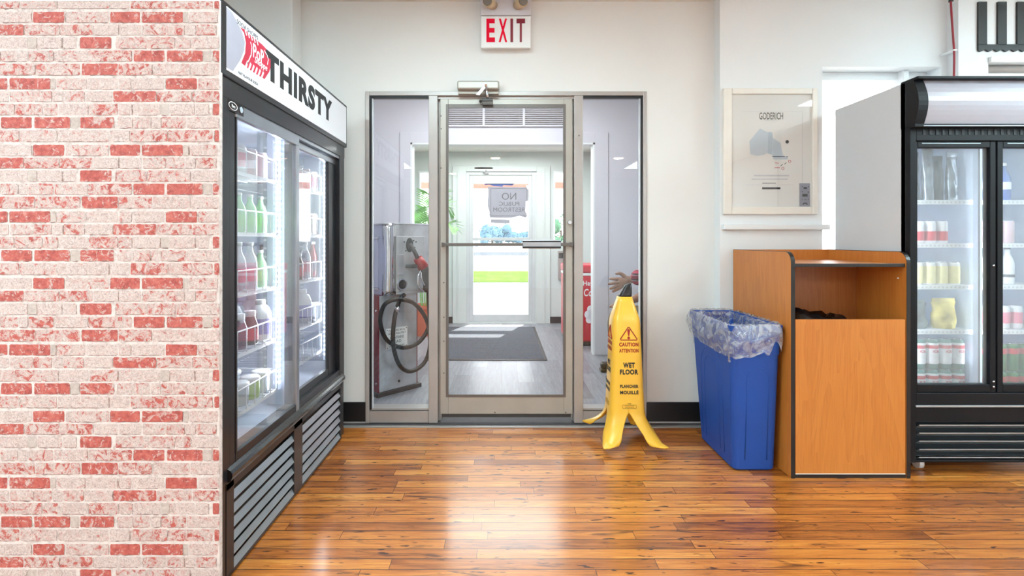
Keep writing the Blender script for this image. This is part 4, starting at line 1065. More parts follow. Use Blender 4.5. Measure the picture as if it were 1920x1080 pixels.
# extra printed details on some kinds
p_ = protos['tallcan'][0]
bm = BM(); lathe(bm, [(0.0343, 0.112), (0.0343, 0.130)], 0, 0, 16, cap=False); obj('red_band', bm, Ml['red'], p_, local=True)
text('lettering', 'ICE', (0, -0.0345, 0.098), 0.030, 0.013, Ml['red'], p_, bold=0.03, depth=0.0006, local=True)
used = set()
def place(kind, loc, label, group, rz=None):
    t, _ = protos[kind]
    if rz is None: rz = random.uniform(-0.3, 0.3)
    if kind in used: o = dup(t, loc, label, rz)
    else:
        used.add(kind); o = t; o.location = loc; o.rotation_euler = (0, 0, rz); o['label'] = label
    o['group'] = group
    return o
LV = ['bottom', 'second', 'third', 'fourth', 'top']
plan = {  # (bay, shelf): kinds per column
 (0, 0): ['yellowjar', 'limejar', 'limejar', 'greyjar', 'limejar', 'greyjar'], (0, 1): ['sauce', 'sauce', 'grape', 'grape', 'sauce', 'jug'],
 (0, 2): ['pinkb', 'pinkb', 'redb', 'pinkb', 'pinkb', 'greenb'], (0, 3): ['greenb'] * 6, (0, 4): ['whitecup', 'pinkcup', 'whitecup', 'whitecup', 'pinkcup', 'pinkcup'],
 (1, 1): ['jug', 'whitecup', 'jug', 'greyjar'], (1, 2): ['redb', 'redb', 'sauce', 'pinkb', 'redb'], (1, 3): ['pinkcup', 'greenb', 'pinkcup', 'greenb', 'pinkcup'], (1, 4): ['whitecup', 'pinkcup', 'whitecup', 'pinkcup', 'whitecup']}
for (bi, si), ks in plan.items():
    ya_, yb_ = bays[bi]; z = SH[si] + 0.0045
    for rw, rname in ((0, 'front'), (1, 'rear')):
        for k, kd in enumerate(ks):
            y = ya_ + 0.052 + (yb_ - ya_ - 0.104) * k / (len(ks) - 1)
            x = -1.112 - rw * 0.135
            
            lab = '%s, %s along %s row, %s shelf, %s bay' % (protos[kd][1], ORD[k], rname, LV[si], ['near', 'far'][bi])
            place(kd, (x, y, z), lab, 'drinks and tubs in the left cooler')

# ================================================================== RIGHT COOLER
GX0, GX1, GY0, GY1 = 2.078, 3.02, 2.58, 3.18 - 0.02
def gx(px, Y=GY0): return (px - CX) * Y / FPX
def gz(py, Y=GY0): return CAMH - (py - CY) * Y / FPX
gk = thing('drinks_fridge', 'wide black drinks fridge with pale grey side and blank white header, beside the wooden cabinet', 'fridge', (2.66, 2.88, 0))
bobj('side_panel', M['fridgeside'], [(GX0, GX0 + 0.02, GY0 + 0.03, GY1, 0.08, 2.015)], gk, 0.002)
bobj('side_panel', M['fridgeside'], [(GX1 - 0.02, GX1, GY0 + 0.03, GY1, 0.08, 2.015)], gk, 0.002)
bobj('cabinet_shell', M['fridgeside'], [(GX0 + 0.02, GX1 - 0.02, GY1 - 0.02, GY1, 0.08, 2.012), (GX0 + 0.02, GX1 - 0.02, GY0 + 0.06, GY1, 1.80, 2.012), (GX0 + 0.02, GX1 - 0.02, GY0 + 0.06, GY1, 0.08, 0.328)], gk, 0)
bobj('inner_liner', M['liner'], [(GX0 + 0.021, GX0 + 0.03, GY0 + 0.06, GY1 - 0.02, 0.33, 1.80), (GX1 - 0.03, GX1 - 0.021, GY0 + 0.06, GY1 - 0.02, 0.33, 1.80), (GX0 + 0.03, GX1 - 0.03, GY1 - 0.03, GY1 - 0.021, 0.33, 1.80), (GX0 + 0.03, GX1 - 0.03, GY0 + 0.06, GY1 - 0.03, 0.330, 0.345)], gk, 0)
# front frame
z_top, z_lb = 2.015, gz(236)
fr = [(GX0, gx(1718), GY0, GY0 + 0.06, 0.07, z_lb), (GX1 - 0.035, GX1, GY0, GY0 + 0.06, 0.07, z_lb), (gx(1718), GX1 - 0.035, GY0, GY0 + 0.06, gz(264), z_lb), (gx(1718), GX1 - 0.035, GY0, GY0 + 0.06, gz(765), gz(737)),
      (gx(1718), GX1 - 0.035, GY0 + 0.004, GY0 + 0.06, gz(792), gz(765)), (gx(1718), GX1 - 0.035, GY0 + 0.004, GY0 + 0.06, 0.07, gz(863))]
bobj('front_frame', M['fridgeblack'], fr, gk, 0.003)
bobj('sill_edge', M['slat'], [(gx(1716), GX1 - 0.03, GY0 - 0.006, GY0 + 0.004, gz(763), gz(759.5))], gk, 0.001)
# curved lightbox
def lbp(e=0.0):
    pts = []
    for i in range(11):
        t = i / 10; z = z_lb + (z_top - z_lb) * t; pts.append((GY0 - 0.004 - 0.045 * math.sin(PI * (0.12 + 0.80 * t)) + e, z))
    return pts
for a, b in ((GX0, gx(1724)), (GX1 - 0.04, GX1)):
    bm = BM(); pts = [(a, y, z) for y, z in lbp(-0.006)] + [(a, GY0 + 0.06, z_top), (a, GY0 + 0.06, z_lb)]; prism(bm, pts, (b - a, 0, 0)); obj('header_end_cap', bm, M['fridgeblack'], gk)
bm = BM(); a, b = gx(1724), GX1 - 0.04
pts = [(a, y, z) for y, z in lbp(0.0)] + [(a, GY0 + 0.05, z_top - 0.001), (a, GY0 + 0.05, z_lb + 0.001)]; prism(bm, pts, (b - a, 0, 0)); hb = obj('header_lightbox', bm, M['lightbox'], gk)
bobj('header_trim', M['fridgeblack'], [(GX0, GX1, GY0 - 0.05, GY0 + 0.06, z_top - 0.004, z_top + 0.010), (GX0, GX1, GY0 - 0.03, GY0 + 0.06, z_lb - 0.012, z_lb + 0.004)], gk, 0.003)
bobj('header_light_line', M['slat'], [(gx(1722), GX1 - 0.04, GY0 - 0.034, GY0 - 0.029, z_lb - 0.009, z_lb - 0.004)], gk, 0.001)
bm = BM()
for i in range(24): xx = gx(1730) + i * 0.033; box(bm, xx, xx + 0.014, GY0 - 0.002, GY0 + 0.001, gz(253), gz(243))
obj('vent_slots', bm, M['gasket'], gk)
for a, b in ((gx(1712), gx(1870)), (gx(1873), gx(1873) + (gx(1870) - gx(1712)) * 1.05)):
    g0, g1 = a + (gx(1723) - gx(1712)), b - (gx(1870) - gx(1858)) * 0.9
    bx_ = [(a, g0, GY0 + 0.008, GY0 + 0.05, gz(737), gz(264)), (g1, b, GY0 + 0.008, GY0 + 0.05, gz(737), gz(264)), (g0, g1, GY0 + 0.008, GY0 + 0.05, gz(737), gz(722)), (g0, g1, GY0 + 0.008, GY0 + 0.05, gz(276), gz(264))]
    d = bobj('glass_door', M['fridgeblack'], bx_, gk, 0.003)
    bobj('door_glass', M['fogglass'], [(g0, g1, GY0 + 0.026, GY0 + 0.031, gz(722), gz(276))], d, 0)
    bobj('rail_glint', M['slat'], [(g0 + 0.02, g1 - 0.05, GY0 + 0.005, GY0 + 0.009, gz(269), gz(267.6))], d, 0)
    bm = BM(); 
    for pz in (498, 716, 726): sphere(bm, (b - 0.014, GY0 + 0.006, gz(pz)), 0.006, n=6)
    obj('door_screw', bm, M['chrome'], d)
bobj('inner_jamb_light', M['liner'], [(gx(1858) + 0.0, gx(1862), GY0 + 0.07, GY0 + 0.10, 0.45, 1.70)], gk, 0)
# grille
bobj('grille_back', M['gasket'], [(gx(1720), GX1 - 0.035, GY0 + 0.045, GY0 + 0.055, 0.09, 0.30)], gk, 0)
for i, pz in enumerate((798, 813, 828, 843.5, 858.5)):
    z = gz(pz); bm = BM(); a = gx(1725)
    prism(bm, [(a, GY0 + 0.004, z + 0.003), (a, GY0 + 0.004, z - 0.002), (a, GY0 + 0.035, z - 0.024), (a, GY0 + 0.037, z - 0.020)], (GX1 - 0.06 - a, 0, 0)); obj('grille_slat', bm, M['slat'], gk)
for xx, yy in ((2.20, 2.68), (2.92, 2.68), (2.20, 3.08), (2.92, 3.08)):
    bm = BM(); cyl(bm, (xx - 0.012, yy, 0.030), (xx + 0.012, yy, 0.030), 0.029, 20); box(bm, xx - 0.018, xx + 0.018, yy - 0.015, yy + 0.015, 0.055, 0.085); obj('caster', bm, M['white'], gk)
# lights inside
for xx in (GX0 + 0.045, gx(1866), GX1 - 0.05):
    bobj('led_strip', M['ledstrip'], [(xx - 0.006, xx + 0.006, GY0 + 0.075, GY0 + 0.087, 0.45, 1.75)], gk, 0.002)
# shelves
sY = GY0 + 0.12
SZ = [gz(p, sY) for p in (623, 539, 461, 380)]
SZ = [SZ[0], SZ[1], SZ[2], SZ[3]]
bobj('shelf_support', M['liner'], [(gx(1868) - 0.01, gx(1868) + 0.01, GY0 + 0.10, GY1 - 0.04, 0.41, 1.78)], gk, 0)
for z in SZ:
    for a, b in ((GX0 + 0.035, gx(1868) - 0.012), (gx(1868) + 0.012, GX1 - 0.035)):
        bm = BM(); box(bm, a, b, sY - 0.006, sY, z - 0.010, z + 0.014, 0.001)
        n_ = 14
        for i in range(n_): xx = a + 0.01 + (b - a - 0.02) * i / (n_ - 1); tube(bm, [(xx, sY, z + 0.010), (xx, GY1 - 0.05, z + 0.010)], 0.002, 5)
        for yy in (sY + 0.15, GY1 - 0.06): tube(bm, [(a, yy, z + 0.007), (b, yy, z + 0.007)], 0.003, 5)
        sh = obj('wire_shelf', bm, M['wire'], gk)
        bm = BM()
        for i in range(16): xx = a + 0.03 + i * 0.022; box(bm, xx, xx + 0.009, sY - 0.007, sY - 0.0055, z - 0.003, z + 0.006)
        obj('price_strip_marks', bm, M['paleink'], sh)
zt = lambda i: SZ[i] + 0.0128
def row(kind, x0, n_, step, y, z, where, rz=0.0):
    for k in range(n_):
        place(kind, (x0 + k * step, y, z), '%s, %s from left %s' % (protos[kind][1], ORD[k], where), 'cans and bottles in the right fridge', rz)
cx0 = 2.172
row('yellowcan', cx0 + 0.003, 5, 0.066, sY + 0.040, zt(1), 'on the right fridge shelf, front row')
row('yellowcan', cx0 + 0.006, 5, 0.066, sY + 0.110, zt(1), 'on the right fridge shelf, second row')
row('redcan', cx0 + 0.01, 4, 0.064, sY + 0.040, zt(2), 'on the upper shelf')
row('tallcan', cx0 + 0.010, 5, 0.070, sY + 0.045, 0.347, 'in the lower tier')
row('tallcan', cx0 + 0.010, 5, 0.070, sY + 0.045, 0.347 + 0.1635, 'in the upper tier')
x2 = gx(1868) + 0.065
row('bluecan', x2, 3, 0.07, sY + 0.05, zt(3), 'on the top shelf, front row')
row('bluecan', x2, 3, 0.07, sY + 0.12, zt(3), 'on the top shelf, rear row')
row('whiteb', x2, 3, 0.08, sY + 0.05, zt(1), 'on the middle shelf')
row('whitecup', x2, 4, 0.068, sY + 0.05, zt(0), 'on the low shelf')
row('greencan', x2 - 0.015, 5, 0.064, sY + 0.045, 0.347, 'in the lower tier, right door')
row('greencan', x2 - 0.015, 5, 0.064, sY + 0.045, 0.347 + 0.1505, 'in the upper tier, right door')
row('pinkcup', x2, 3, 0.08, sY + 0.05, zt(2), 'on the shelf below the top')
# flat pack tray under the red cans, foil bags, wrapped rolls
M['foil'] = mat('silver_dark_foil', (134, 142, 150), 0.25, 0.6, var=0.5, scale=22)
M['foildark'] = mat('dark_striped_foil', (34, 38, 44), 0.3, 0.4, var=0.3, scale=14)
def pouch(name, c, w_, h_, d_, m, label, seed, cat='bag', group=None):
    t = thing(name, label, cat, c, group=group); random.seed(seed)
    bm = BM(); nu, nv = 10, 10; g = {}
    for s_ in (1, -1):
        for i in range(nu + 1):
            for j in range(nv + 1):
                u, v = i / nu, j / nv; b_ = (math.sin(PI * u) * (0.25 + 0.75 * (1 - v) ** .6)) ** 0.5 if 0 < u < 1 else 0
                b_ *= min(1, (1 - v) * 3 + 0.05); edge = i in (0, nu)
                x = (u - .5) * w_ * (1 + 0.08 * math.sin(9 * v + seed)); y = -s_ * d_ / 2 * b_ * (1 + 0.5 * noise.noise(Vector((u * 5, v * 5, seed))))
                key = (0 if edge else s_, i, j)
                if key not in g: g[key] = bm.verts.new((c[0] + x, c[1] + y, c[2] + v * h_ * (1 - 0.05 * abs(math.sin(u * 7 + seed)))))
    for s_ in (1, -1):
        gg = lambda i, j: g[(0 if i in (0, nu) else s_, i, j)]
        for i in range(nu):
            for j in range(nv):
                f = bm.faces.new([gg(i, j), gg(i + 1, j), gg(i + 1, j + 1), gg(i, j + 1)]); f.smooth = True
    obj('bag_body', bm, m, t)
    bobj('bag_seal', m, [(c[0] - w_ * .48, c[0] + w_ * .48, c[1] - 0.002, c[1] + 0.002, c[2] + h_ * 0.93, c[2] + h_ + 0.012)], t, 0.001)
    return t
for i in range(5):
    pouch('snack_pouch', (cx0 + 0.005 + i * 0.066, sY + 0.05 + 0.015 * (i % 2), zt(3)), 0.060, 0.235 + 0.02 * (i % 3), 0.05, M['foil'] if i % 2 == 0 else M['foildark'],
          ORD[i] + ' from the left of the tall foil bags on the top fridge shelf', i, group='tall foil bags in the right fridge')
pouch('lemon_bag', (cx0 + 0.24, sY + 0.07, zt(0)), 0.13, 0.15, 0.09, mat('yellow_bag', (206, 188, 110), 0.4, var=0.3, scale=18), 'dim yellow bag on the low shelf of the right fridge', 11)
pouch('dark_bag', (cx0 + 0.07, sY + 0.08, zt(0)), 0.16, 0.14, 0.10, mat('grey_bag', (96, 104, 106), 0.4, var=0.3, scale=18), 'dark grey bag beside the yellow bag in the right fridge', 12)

# ================================================================== POSTER, CHAIR RAIL NEIGHBOURS, WALL SIGN
py_ = PWY - 0.022
po = thing('framed_poster', 'cream framed GODERICH map poster hanging above the wooden rail', 'poster', (sx(1445, PWY), PWY, sz(284, PWY)))
px0, px1, pz0, pz1 = sx(1357, py_), sx(1534, py_), sz(402, py_), sz(165, py_)
bobj('picture_frame', M['cream'], frame_boxes(px0, px1, pz0, pz1, py_, PWY, sx(1373, py_) - px0, sx(1534, py_) - sx(1525, py_) + 0.004, wb=sz(388, py_) - pz0, wt=pz1 - sz(176, py_)), po, 0.005)
pp = PWY - 0.008
bobj('poster_sheet', M['paper'], [(px0 + 0.02, px1 - 0.02, pp, PWY, pz0 + 0.02, pz1 - 0.02)], po, 0)
Q = lambda x, y, e=0.0005: P(x, y, pp - e)
Zp = lambda x, y: (1380 + x / 5.14, 190 + y / 5.14)
DN = (0, -1, 0)
text('poster_title', 'GODERICH', Q(1446, 217.5), sx(1468.5, pp) - sx(1424, pp), sz(211, pp) - sz(224, pp), M['ink'], po, bold=0.0, depth=0.0004)
text('poster_subtitle', 'ONTARIO', Q(1446, 226), sx(1459, pp) - sx(1435, pp), 0.005, M['paleink'], po, depth=0.0004)
flat('map_shape', [Q(*Zp(x, y)) for x, y in ((130, 385), (232, 262), (300, 296), (348, 298), (356, 352), (428, 400), (442, 470), (456, 522), (500, 545), (500, 560), (360, 560), (345, 515), (300, 500), (270, 515), (205, 525), (140, 510))], DN, M['mapblue'], po, 0.0003)
flat('map_band', [Q(*Zp(x, y), 0.0009) for x, y in ((312, 296), (348, 298), (356, 352), (345, 515), (305, 500))], DN, M['mapdark'], po, 0.0003)
bm = BM()
def pstrip(bm, a, b, w_):
    A, B = Q(*Zp(*a), 0.0010), Q(*Zp(*b), 0.0010); d = (B - A).normalized(); n_ = Vector((0, 1, 0)).cross(d) * w_ / 2
    prism(bm, [A - n_, B - n_, B + n_, A + n_], (0, -0.0004, 0))
for a, b in (((350, 532), (470, 532)), ((480, 534), (502, 534)), ((430, 625), (450, 605)), ((468, 606), (486, 590)), ((252, 788), (385, 788))): pstrip(bm, a, b, 0.0035)
obj('map_dark_lines', bm, M['ink'], po)
bm = BM()
for a, b in (((375, 592), (412, 597)), ((372, 640), (425, 640)), ): pstrip(bm, a, b, 0.003)
for cx_, cy_ in ((517, 578), (452, 647)):
    c = Q(*Zp(cx_, cy_), 0.0012); tube(bm, [c + Vector((0.008 * math.cos(a), 0, 0.008 * math.sin(a))) for a in [2 * PI * i / 16 for i in range(16)]], 0.0012, 5, closed=True)
obj('map_red_marks', bm, M['red'], po)
bm = BM(); c = Q(*Zp(493, 390), 0.0); cyl(bm, c, c + Vector((0, -0.0006, 0)), 0.011, 18); obj('compass_dot', bm, M['logodark'], po)
bm = BM()
for a, b, w_ in (((172, 716), (512, 716), 0.010), ((150, 750), (500, 750), 0.008), ((95, 805), (560, 805), 0.0015), ((60, 98), (640, 98), 0.0012), ((640, 98), (640, 805), 0.0012)): pstrip(bm, a, b, w_)
obj('pale_print_lines', bm, M['paleink'], po)
flat('dark_caption_bar', [Q(*Zp(x, y)) for x, y in ((252, 828), (428, 828), (428, 848), (252, 848))], DN, M['ink'], po, 0.0004)
st = flat('sticker', [Q(*Zp(x, y), 0.004) for x, y in ((612, 790), (712, 790), (712, 1012), (612, 1012))], DN, M['signpaper'], po, 0.0006)
bm = BM()
for x, y, w_, h_ in ((668, 836, 34, 18), (640, 822, 8, 8), (698, 822, 8, 8), (640, 872, 8, 8), (696, 876, 9, 14), (665, 905, 50, 26), (640, 945, 12, 4), (668, 948, 18, 4), (698, 945, 12, 4), (648, 990, 10, 14), (684, 990, 10, 14), (666, 982, 26, 10)):
    c = Q(*Zp(x, y), 0.0048); ww, hh = w_ / 5.14 * pp / FPX, h_ / 5.14 * pp / FPX; box(bm, c.x - ww / 2, c.x + ww / 2, c.y - 0.0003, c.y + 0.0003, c.z - hh / 2, c.z + hh / 2)
obj('sticker_marks', bm, M['ink'], st)
bobj('poster_glazing', M['glass'], [(px0 + 0.03, px1 - 0.03, pp - 0.009, pp - 0.007, pz0 + 0.03, pz1 - 0.03)], po, 0)

wsg = thing('wall_sign', 'black open-barred box-shaped sign with a wavy lower edge on the wall above the fridge', 'sign', P(1885, 50, PY))
ly = PY - 0.012
bm = BM()
top = 3
x0_, x1_ = 1835, 1964
box(bm, sx(x0_, ly), sx(1851, ly), ly, PY, sz(84, ly), sz(top, ly)); box(bm, sx(1871.5, ly), sx(1888, ly), ly, PY, sz(84, ly), sz(top, ly)); box(bm, sx(1908, ly), sx(1926, ly), ly, PY, sz(84, ly), sz(top, ly)); box(bm, sx(1946, ly), sx(x1_, ly), ly, PY, sz(84, ly), sz(top, ly))
pts = [(sx(x0_, ly), ly, sz(83, ly)), (sx(x1_, ly), ly, sz(83, ly))]
nn = 96; low = []
for i in range(nn + 1):
    x = x0_ + (x1_ - x0_) * i / nn; low.append((sx(x, ly), ly, sz(96.5 - 1.9 * (1 - math.cos((x - 1839.5) / 16.0 * 2 * PI)) , ly)))
prism(bm, pts + low[::-1], (0, PY - ly, 0))
obj('sign_bars', bm, M['logodark'], wsg)
# red cable
cb = thing('red_cable', 'thin red cable running down from the ceiling beside the side window', 'cable', P(1783, 0, 3.20))
pts = spline([P(1782, -14, 3.12), P(1783, 8, 3.12), P(1785, 40, 3.12), P(1787.5, 75, 3.125), P(1789, 96, 3.125), P(1789, 130, 3.125), P(1788, 190, 3.125)], 6)
bm = BM(); tube(bm, pts, 0.0058, 8); obj('cable', bm, M['redcable'], cb)
bm = BM(); lathe(bm, [(0.013, 0), (0.011, 0.02)], P(1783, 0, 3.12).x, 3.12, 12, z=sz(3, 3.12)); obj('cable_gland', bm, M['darkgrey'], cb)
bobj('cable_clip', M['white'], [(P(1786, 0, 3.125).x, P(1793, 0, 3.125).x, 3.117, 3.22, sz(95.5, 3.125), sz(93, 3.125))], cb, 0.001)

# ================================================================== WOODEN WASTE CABINET
cx0_, cx1_, cy0_, cy1_ = 1.461, 2.066, 2.56, 3.20
H_ = 1.146
wc = thing('waste_cabinet', 'orange wooden waste cabinet with open upper slot and black edging, beside the blue bin', 'cabinet', ((cx0_ + cx1_) / 2, (cy0_ + cy1_) / 2, 0))
def side_prof(x, e=0.0, rad=0.055):
    pts = [(x, cy0_ + e, 0.0 + e), (x, cy1_, 0.0 + e), (x, cy1_, H_ - e)]
    for i in range(7):
        a = PI / 2 + PI / 2 * i / 6; pts.append((x, cy0_ + rad + (rad - e) * math.cos(a), H_ - rad + (rad - e) * math.sin(a)))
    return pts
tk = 0.021
for a in (cx0_, cx1_ - tk):
    bm = BM(); prism(bm, side_prof(a, 0.0022), (tk, 0, 0)); s_ = obj('side_panel', bm, M['laminate'], wc)
    bm = BM()
    # black banding that follows the front and top edge
    o_ = side_prof(a, 0.0); i_ = side_prof(a, 0.0024)
    o_ = [(a + 0.0008, y, z) for _, y, z in o_]; i_ = [(a + 0.0008, y, z) for _, y, z in i_]
    n_ = len(o_)
    for k in list(range(2, n_ - 1)) + [n_ - 1]:
        k2 = (k + 1) % n_
        prism(bm, [o_[k], o_[k2], i_[k2], i_[k]], (tk - 0.0016, 0, 0))
    obj('edge_band', bm, M['edge'], s_)
bobj('back_rail', M['laminate'], [(cx0_ + tk, cx1_ - tk, cy1_ - 0.02, cy1_ - 0.001, 0.0, H_ - 0.001)], wc, 0.001)
tz = CAMH - (494.5 - CY) * cy0_ / FPX
bobj('tray_shelf', M['laminate'], [(cx0_ + tk, cx1_ - tk, cy0_ + 0.013, cy1_ - 0.02, tz - 0.016, tz)], wc, 0.0005)
bobj('tray_shelf_edge', M['edge'], [(cx0_ + tk, cx1_ - tk, cy0_ + 0.009, cy0_ + 0.013, tz - 0.017, tz + 0.0005)], wc, 0.001)
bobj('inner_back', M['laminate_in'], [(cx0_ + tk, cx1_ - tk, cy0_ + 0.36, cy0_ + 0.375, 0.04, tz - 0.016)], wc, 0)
bobj('base_plinth', M['edge'], [(cx0_ + tk, cx1_ - tk, cy0_ + 0.004, cy0_ + 0.03, 0.0, 0.020)], wc, 0.001)
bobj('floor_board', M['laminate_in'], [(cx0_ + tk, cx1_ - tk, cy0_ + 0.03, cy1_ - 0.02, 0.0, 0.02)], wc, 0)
dz1 = CAMH - (599.5 - CY) * cy0_ / FPX
dd = bobj('cabinet_door', M['laminate'], [(cx0_ + tk + 0.003, cx1_ - tk - 0.005, cy0_ + 0.002, cy0_ + 0.020, 0.024, dz1)], wc, 0.0008)
bobj('door_bottom_trim', M['cream'], [(cx0_ + tk + 0.003, cx1_ - tk - 0.005, cy0_ + 0.001, cy0_ + 0.02, 0.0205, 0.0238)], dd, 0)
bobj('hole_peg', M['white'], [(cx1_ - tk - 0.004, cx1_ - tk, cy0_ + 0.05, cy0_ + 0.058, 1.005, 1.012)], wc, 0.001)
# inner bin with black bag
ib = thing('black_bin_bag', 'black plastic bag bunched inside the open slot of the wooden cabinet', 'bag', (1.68, 2.75, 0.02))
bm = BM(); nu = 36; lv = []
prof = [(0.0, 0.125), (0.3, 0.150), (0.60, 0.155), (0.74, 0.155), (0.80, 0.14), (0.77, 0.11), (0.60, 0.10)]
for zz, rr in prof:
    ring = []
    for i in range(nu):
        a = 2 * PI * i / nu; c_, s2 = math.cos(a), math.sin(a)
        q = (abs(c_) ** 4 + abs(s2) ** 4) ** -0.25; nz = noise.noise(Vector((c_ * 3, s2 * 3, zz * 6))) * 0.014
        lift = (0.055 * max(0, -c_) + 0.02 * noise.noise(Vector((c_ * 5, s2 * 5, 1)))) if zz > 0.73 else 0
        ring.append(bm.verts.new((1.68 + (rr + nz) * q * c_, 2.76 + (rr + nz) * q * s2, 0.021 + zz + lift - 0.02)))
    lv.append(ring)
for a_, b_ in zip(lv, lv[1:]):
    for i in range(nu): f = bm.faces.new([a_[i], a_[(i + 1) % nu], b_[(i + 1) % nu], b_[i]]); f.smooth = True
bm.faces.new(lv[0][::-1]); bm.faces.new(lv[-1]); obj('bag', bm, M['bagblack'], ib)

# ================================================================== BLUE BIN
bn = thing('recycling_bin', 'tall slim blue plastic bin with a clear liner, left of the wooden cabinet', 'bin', (1.31, 2.88, 0))
BT = (1.180, 1.436, 2.600, 3.170, 0.765); BB = (1.206, 1.426, 2.640, 3.080, 0.0)
def rrect(x0, x1, y0, y1, z, r, n_=5, bump=None):
    pts = []
    for (cx_, cy_, a0) in ((x1 - r, y1 - r, 0), (x0 + r, y1 - r, 90), (x0 + r, y0 + r, 180), (x1 - r, y0 + r, 270)):
        for i in range(n_):
            a = R(a0 + 90 * i / (n_ - 1)); pts.append((cx_ + r * math.cos(a), cy_ + r * math.sin(a), z))
    return pts
def lerp(a, b, t): return a + (b - a) * t
def bin_ring(t, out=0.0, z=None, r=0.03):
    return rrect(lerp(BB[0], BT[0], t) - out, lerp(BB[1], BT[1], t) + out, lerp(BB[2], BT[2], t) - out, lerp(BB[3], BT[3], t) + out, (BT[4] * t if z is None else z) + 0.0, r)
bm = BM(); rings = []
for t_, o_, zz in ((0.0, -0.012, 0.001), (0.0, 0.0, 0.012), (0.3, 0, None), (0.72, 0, None), (0.80, 0, None), (0.802, 0.004, None), (0.93, 0.004, None), (0.955, 0.004, None), (0.957, 0.012, None), (1.0, 0.012, None), (1.0, 0.0, None), (0.9, -0.004, None), (0.4, -0.004, None), (0.03, -0.006, None)):
    rings.append([bm.verts.new(p) for p in bin_ring(t_, o_, zz)])
for a_, b_ in zip(rings, rings[1:]):
    n_ = len(a_)
    for i in range(n_): f = bm.faces.new([a_[i], a_[(i + 1) % n_], b_[(i + 1) % n_], b_[i]]); f.smooth = False
bm.faces.new(rings[0][::-1]); bm.faces.new(rings[-1])
obj('bin_body', bm, M['blue'], bn)
# moulded arch ribs on the left side and the front
def arch(p0, p1, zt_, zb_, nrm, wr):
    """raised rib in the shape of an arch between two base points"""
    A, B = Vector(p0), Vector(p1); pts = [A.copy()]
    for k in range(6): pts.append(A.lerp(Vector((A.x, A.y, zt_)), (k + 1) / 6.0 * 1.0))
    rad = (B - A).length / 2; mid = (A + B) / 2; d = (B - A).normalized()
    pts = [Vector((A.x, A.y, zb_)), Vector((A.x, A.y, zt_ - rad))]
    for k in range(1, 12):
        a = PI - PI * k / 12; pts.append(Vector((mid.x, mid.y, zt_ - rad)) + d * rad * math.cos(a) + Vector((0, 0, rad * math.sin(a))))
    pts += [Vector((B.x, B.y, zt_ - rad)), Vector((B.x, B.y, zb_))]
    return pts
def on_side(p):   # push a point on the tapered left wall
    t = p.z / BT[4]; return Vector((lerp(BB[0], BT[0], t) + 0.0012, p.y, p.z))
def on_front(p):
    t = p.z / BT[4]; return Vector((p.x, lerp(BB[2], BT[2], t) + 0.001, p.z))
for (a, b) in ((2.74, 3.03),):
    pts = [on_side(p) for p in arch((1.2, b, 0), (1.2, a, 0), 0.60, 0.06, None, 0)]
    bm = BM(); tube(bm, pts, 0.0035, 6); obj('side_rib', bm, M['blue'], bn)
    pts = [on_side(p) for p in arch((1.2, b - 0.05, 0), (1.2, a + 0.05, 0), 0.55, 0.06, None, 0)]
    bm = BM(); tube(bm, pts, 0.003, 6); obj('side_rib', bm, M['blue'], bn)
pts = [on_front(p) for p in arch((1.265, 2.6, 0), (1.378, 2.6, 0), 0.545, 0.06, None, 0)]
bm = BM(); tube(bm, pts, 0.0028, 6); obj('front_rib', bm, M['blue'], bn)
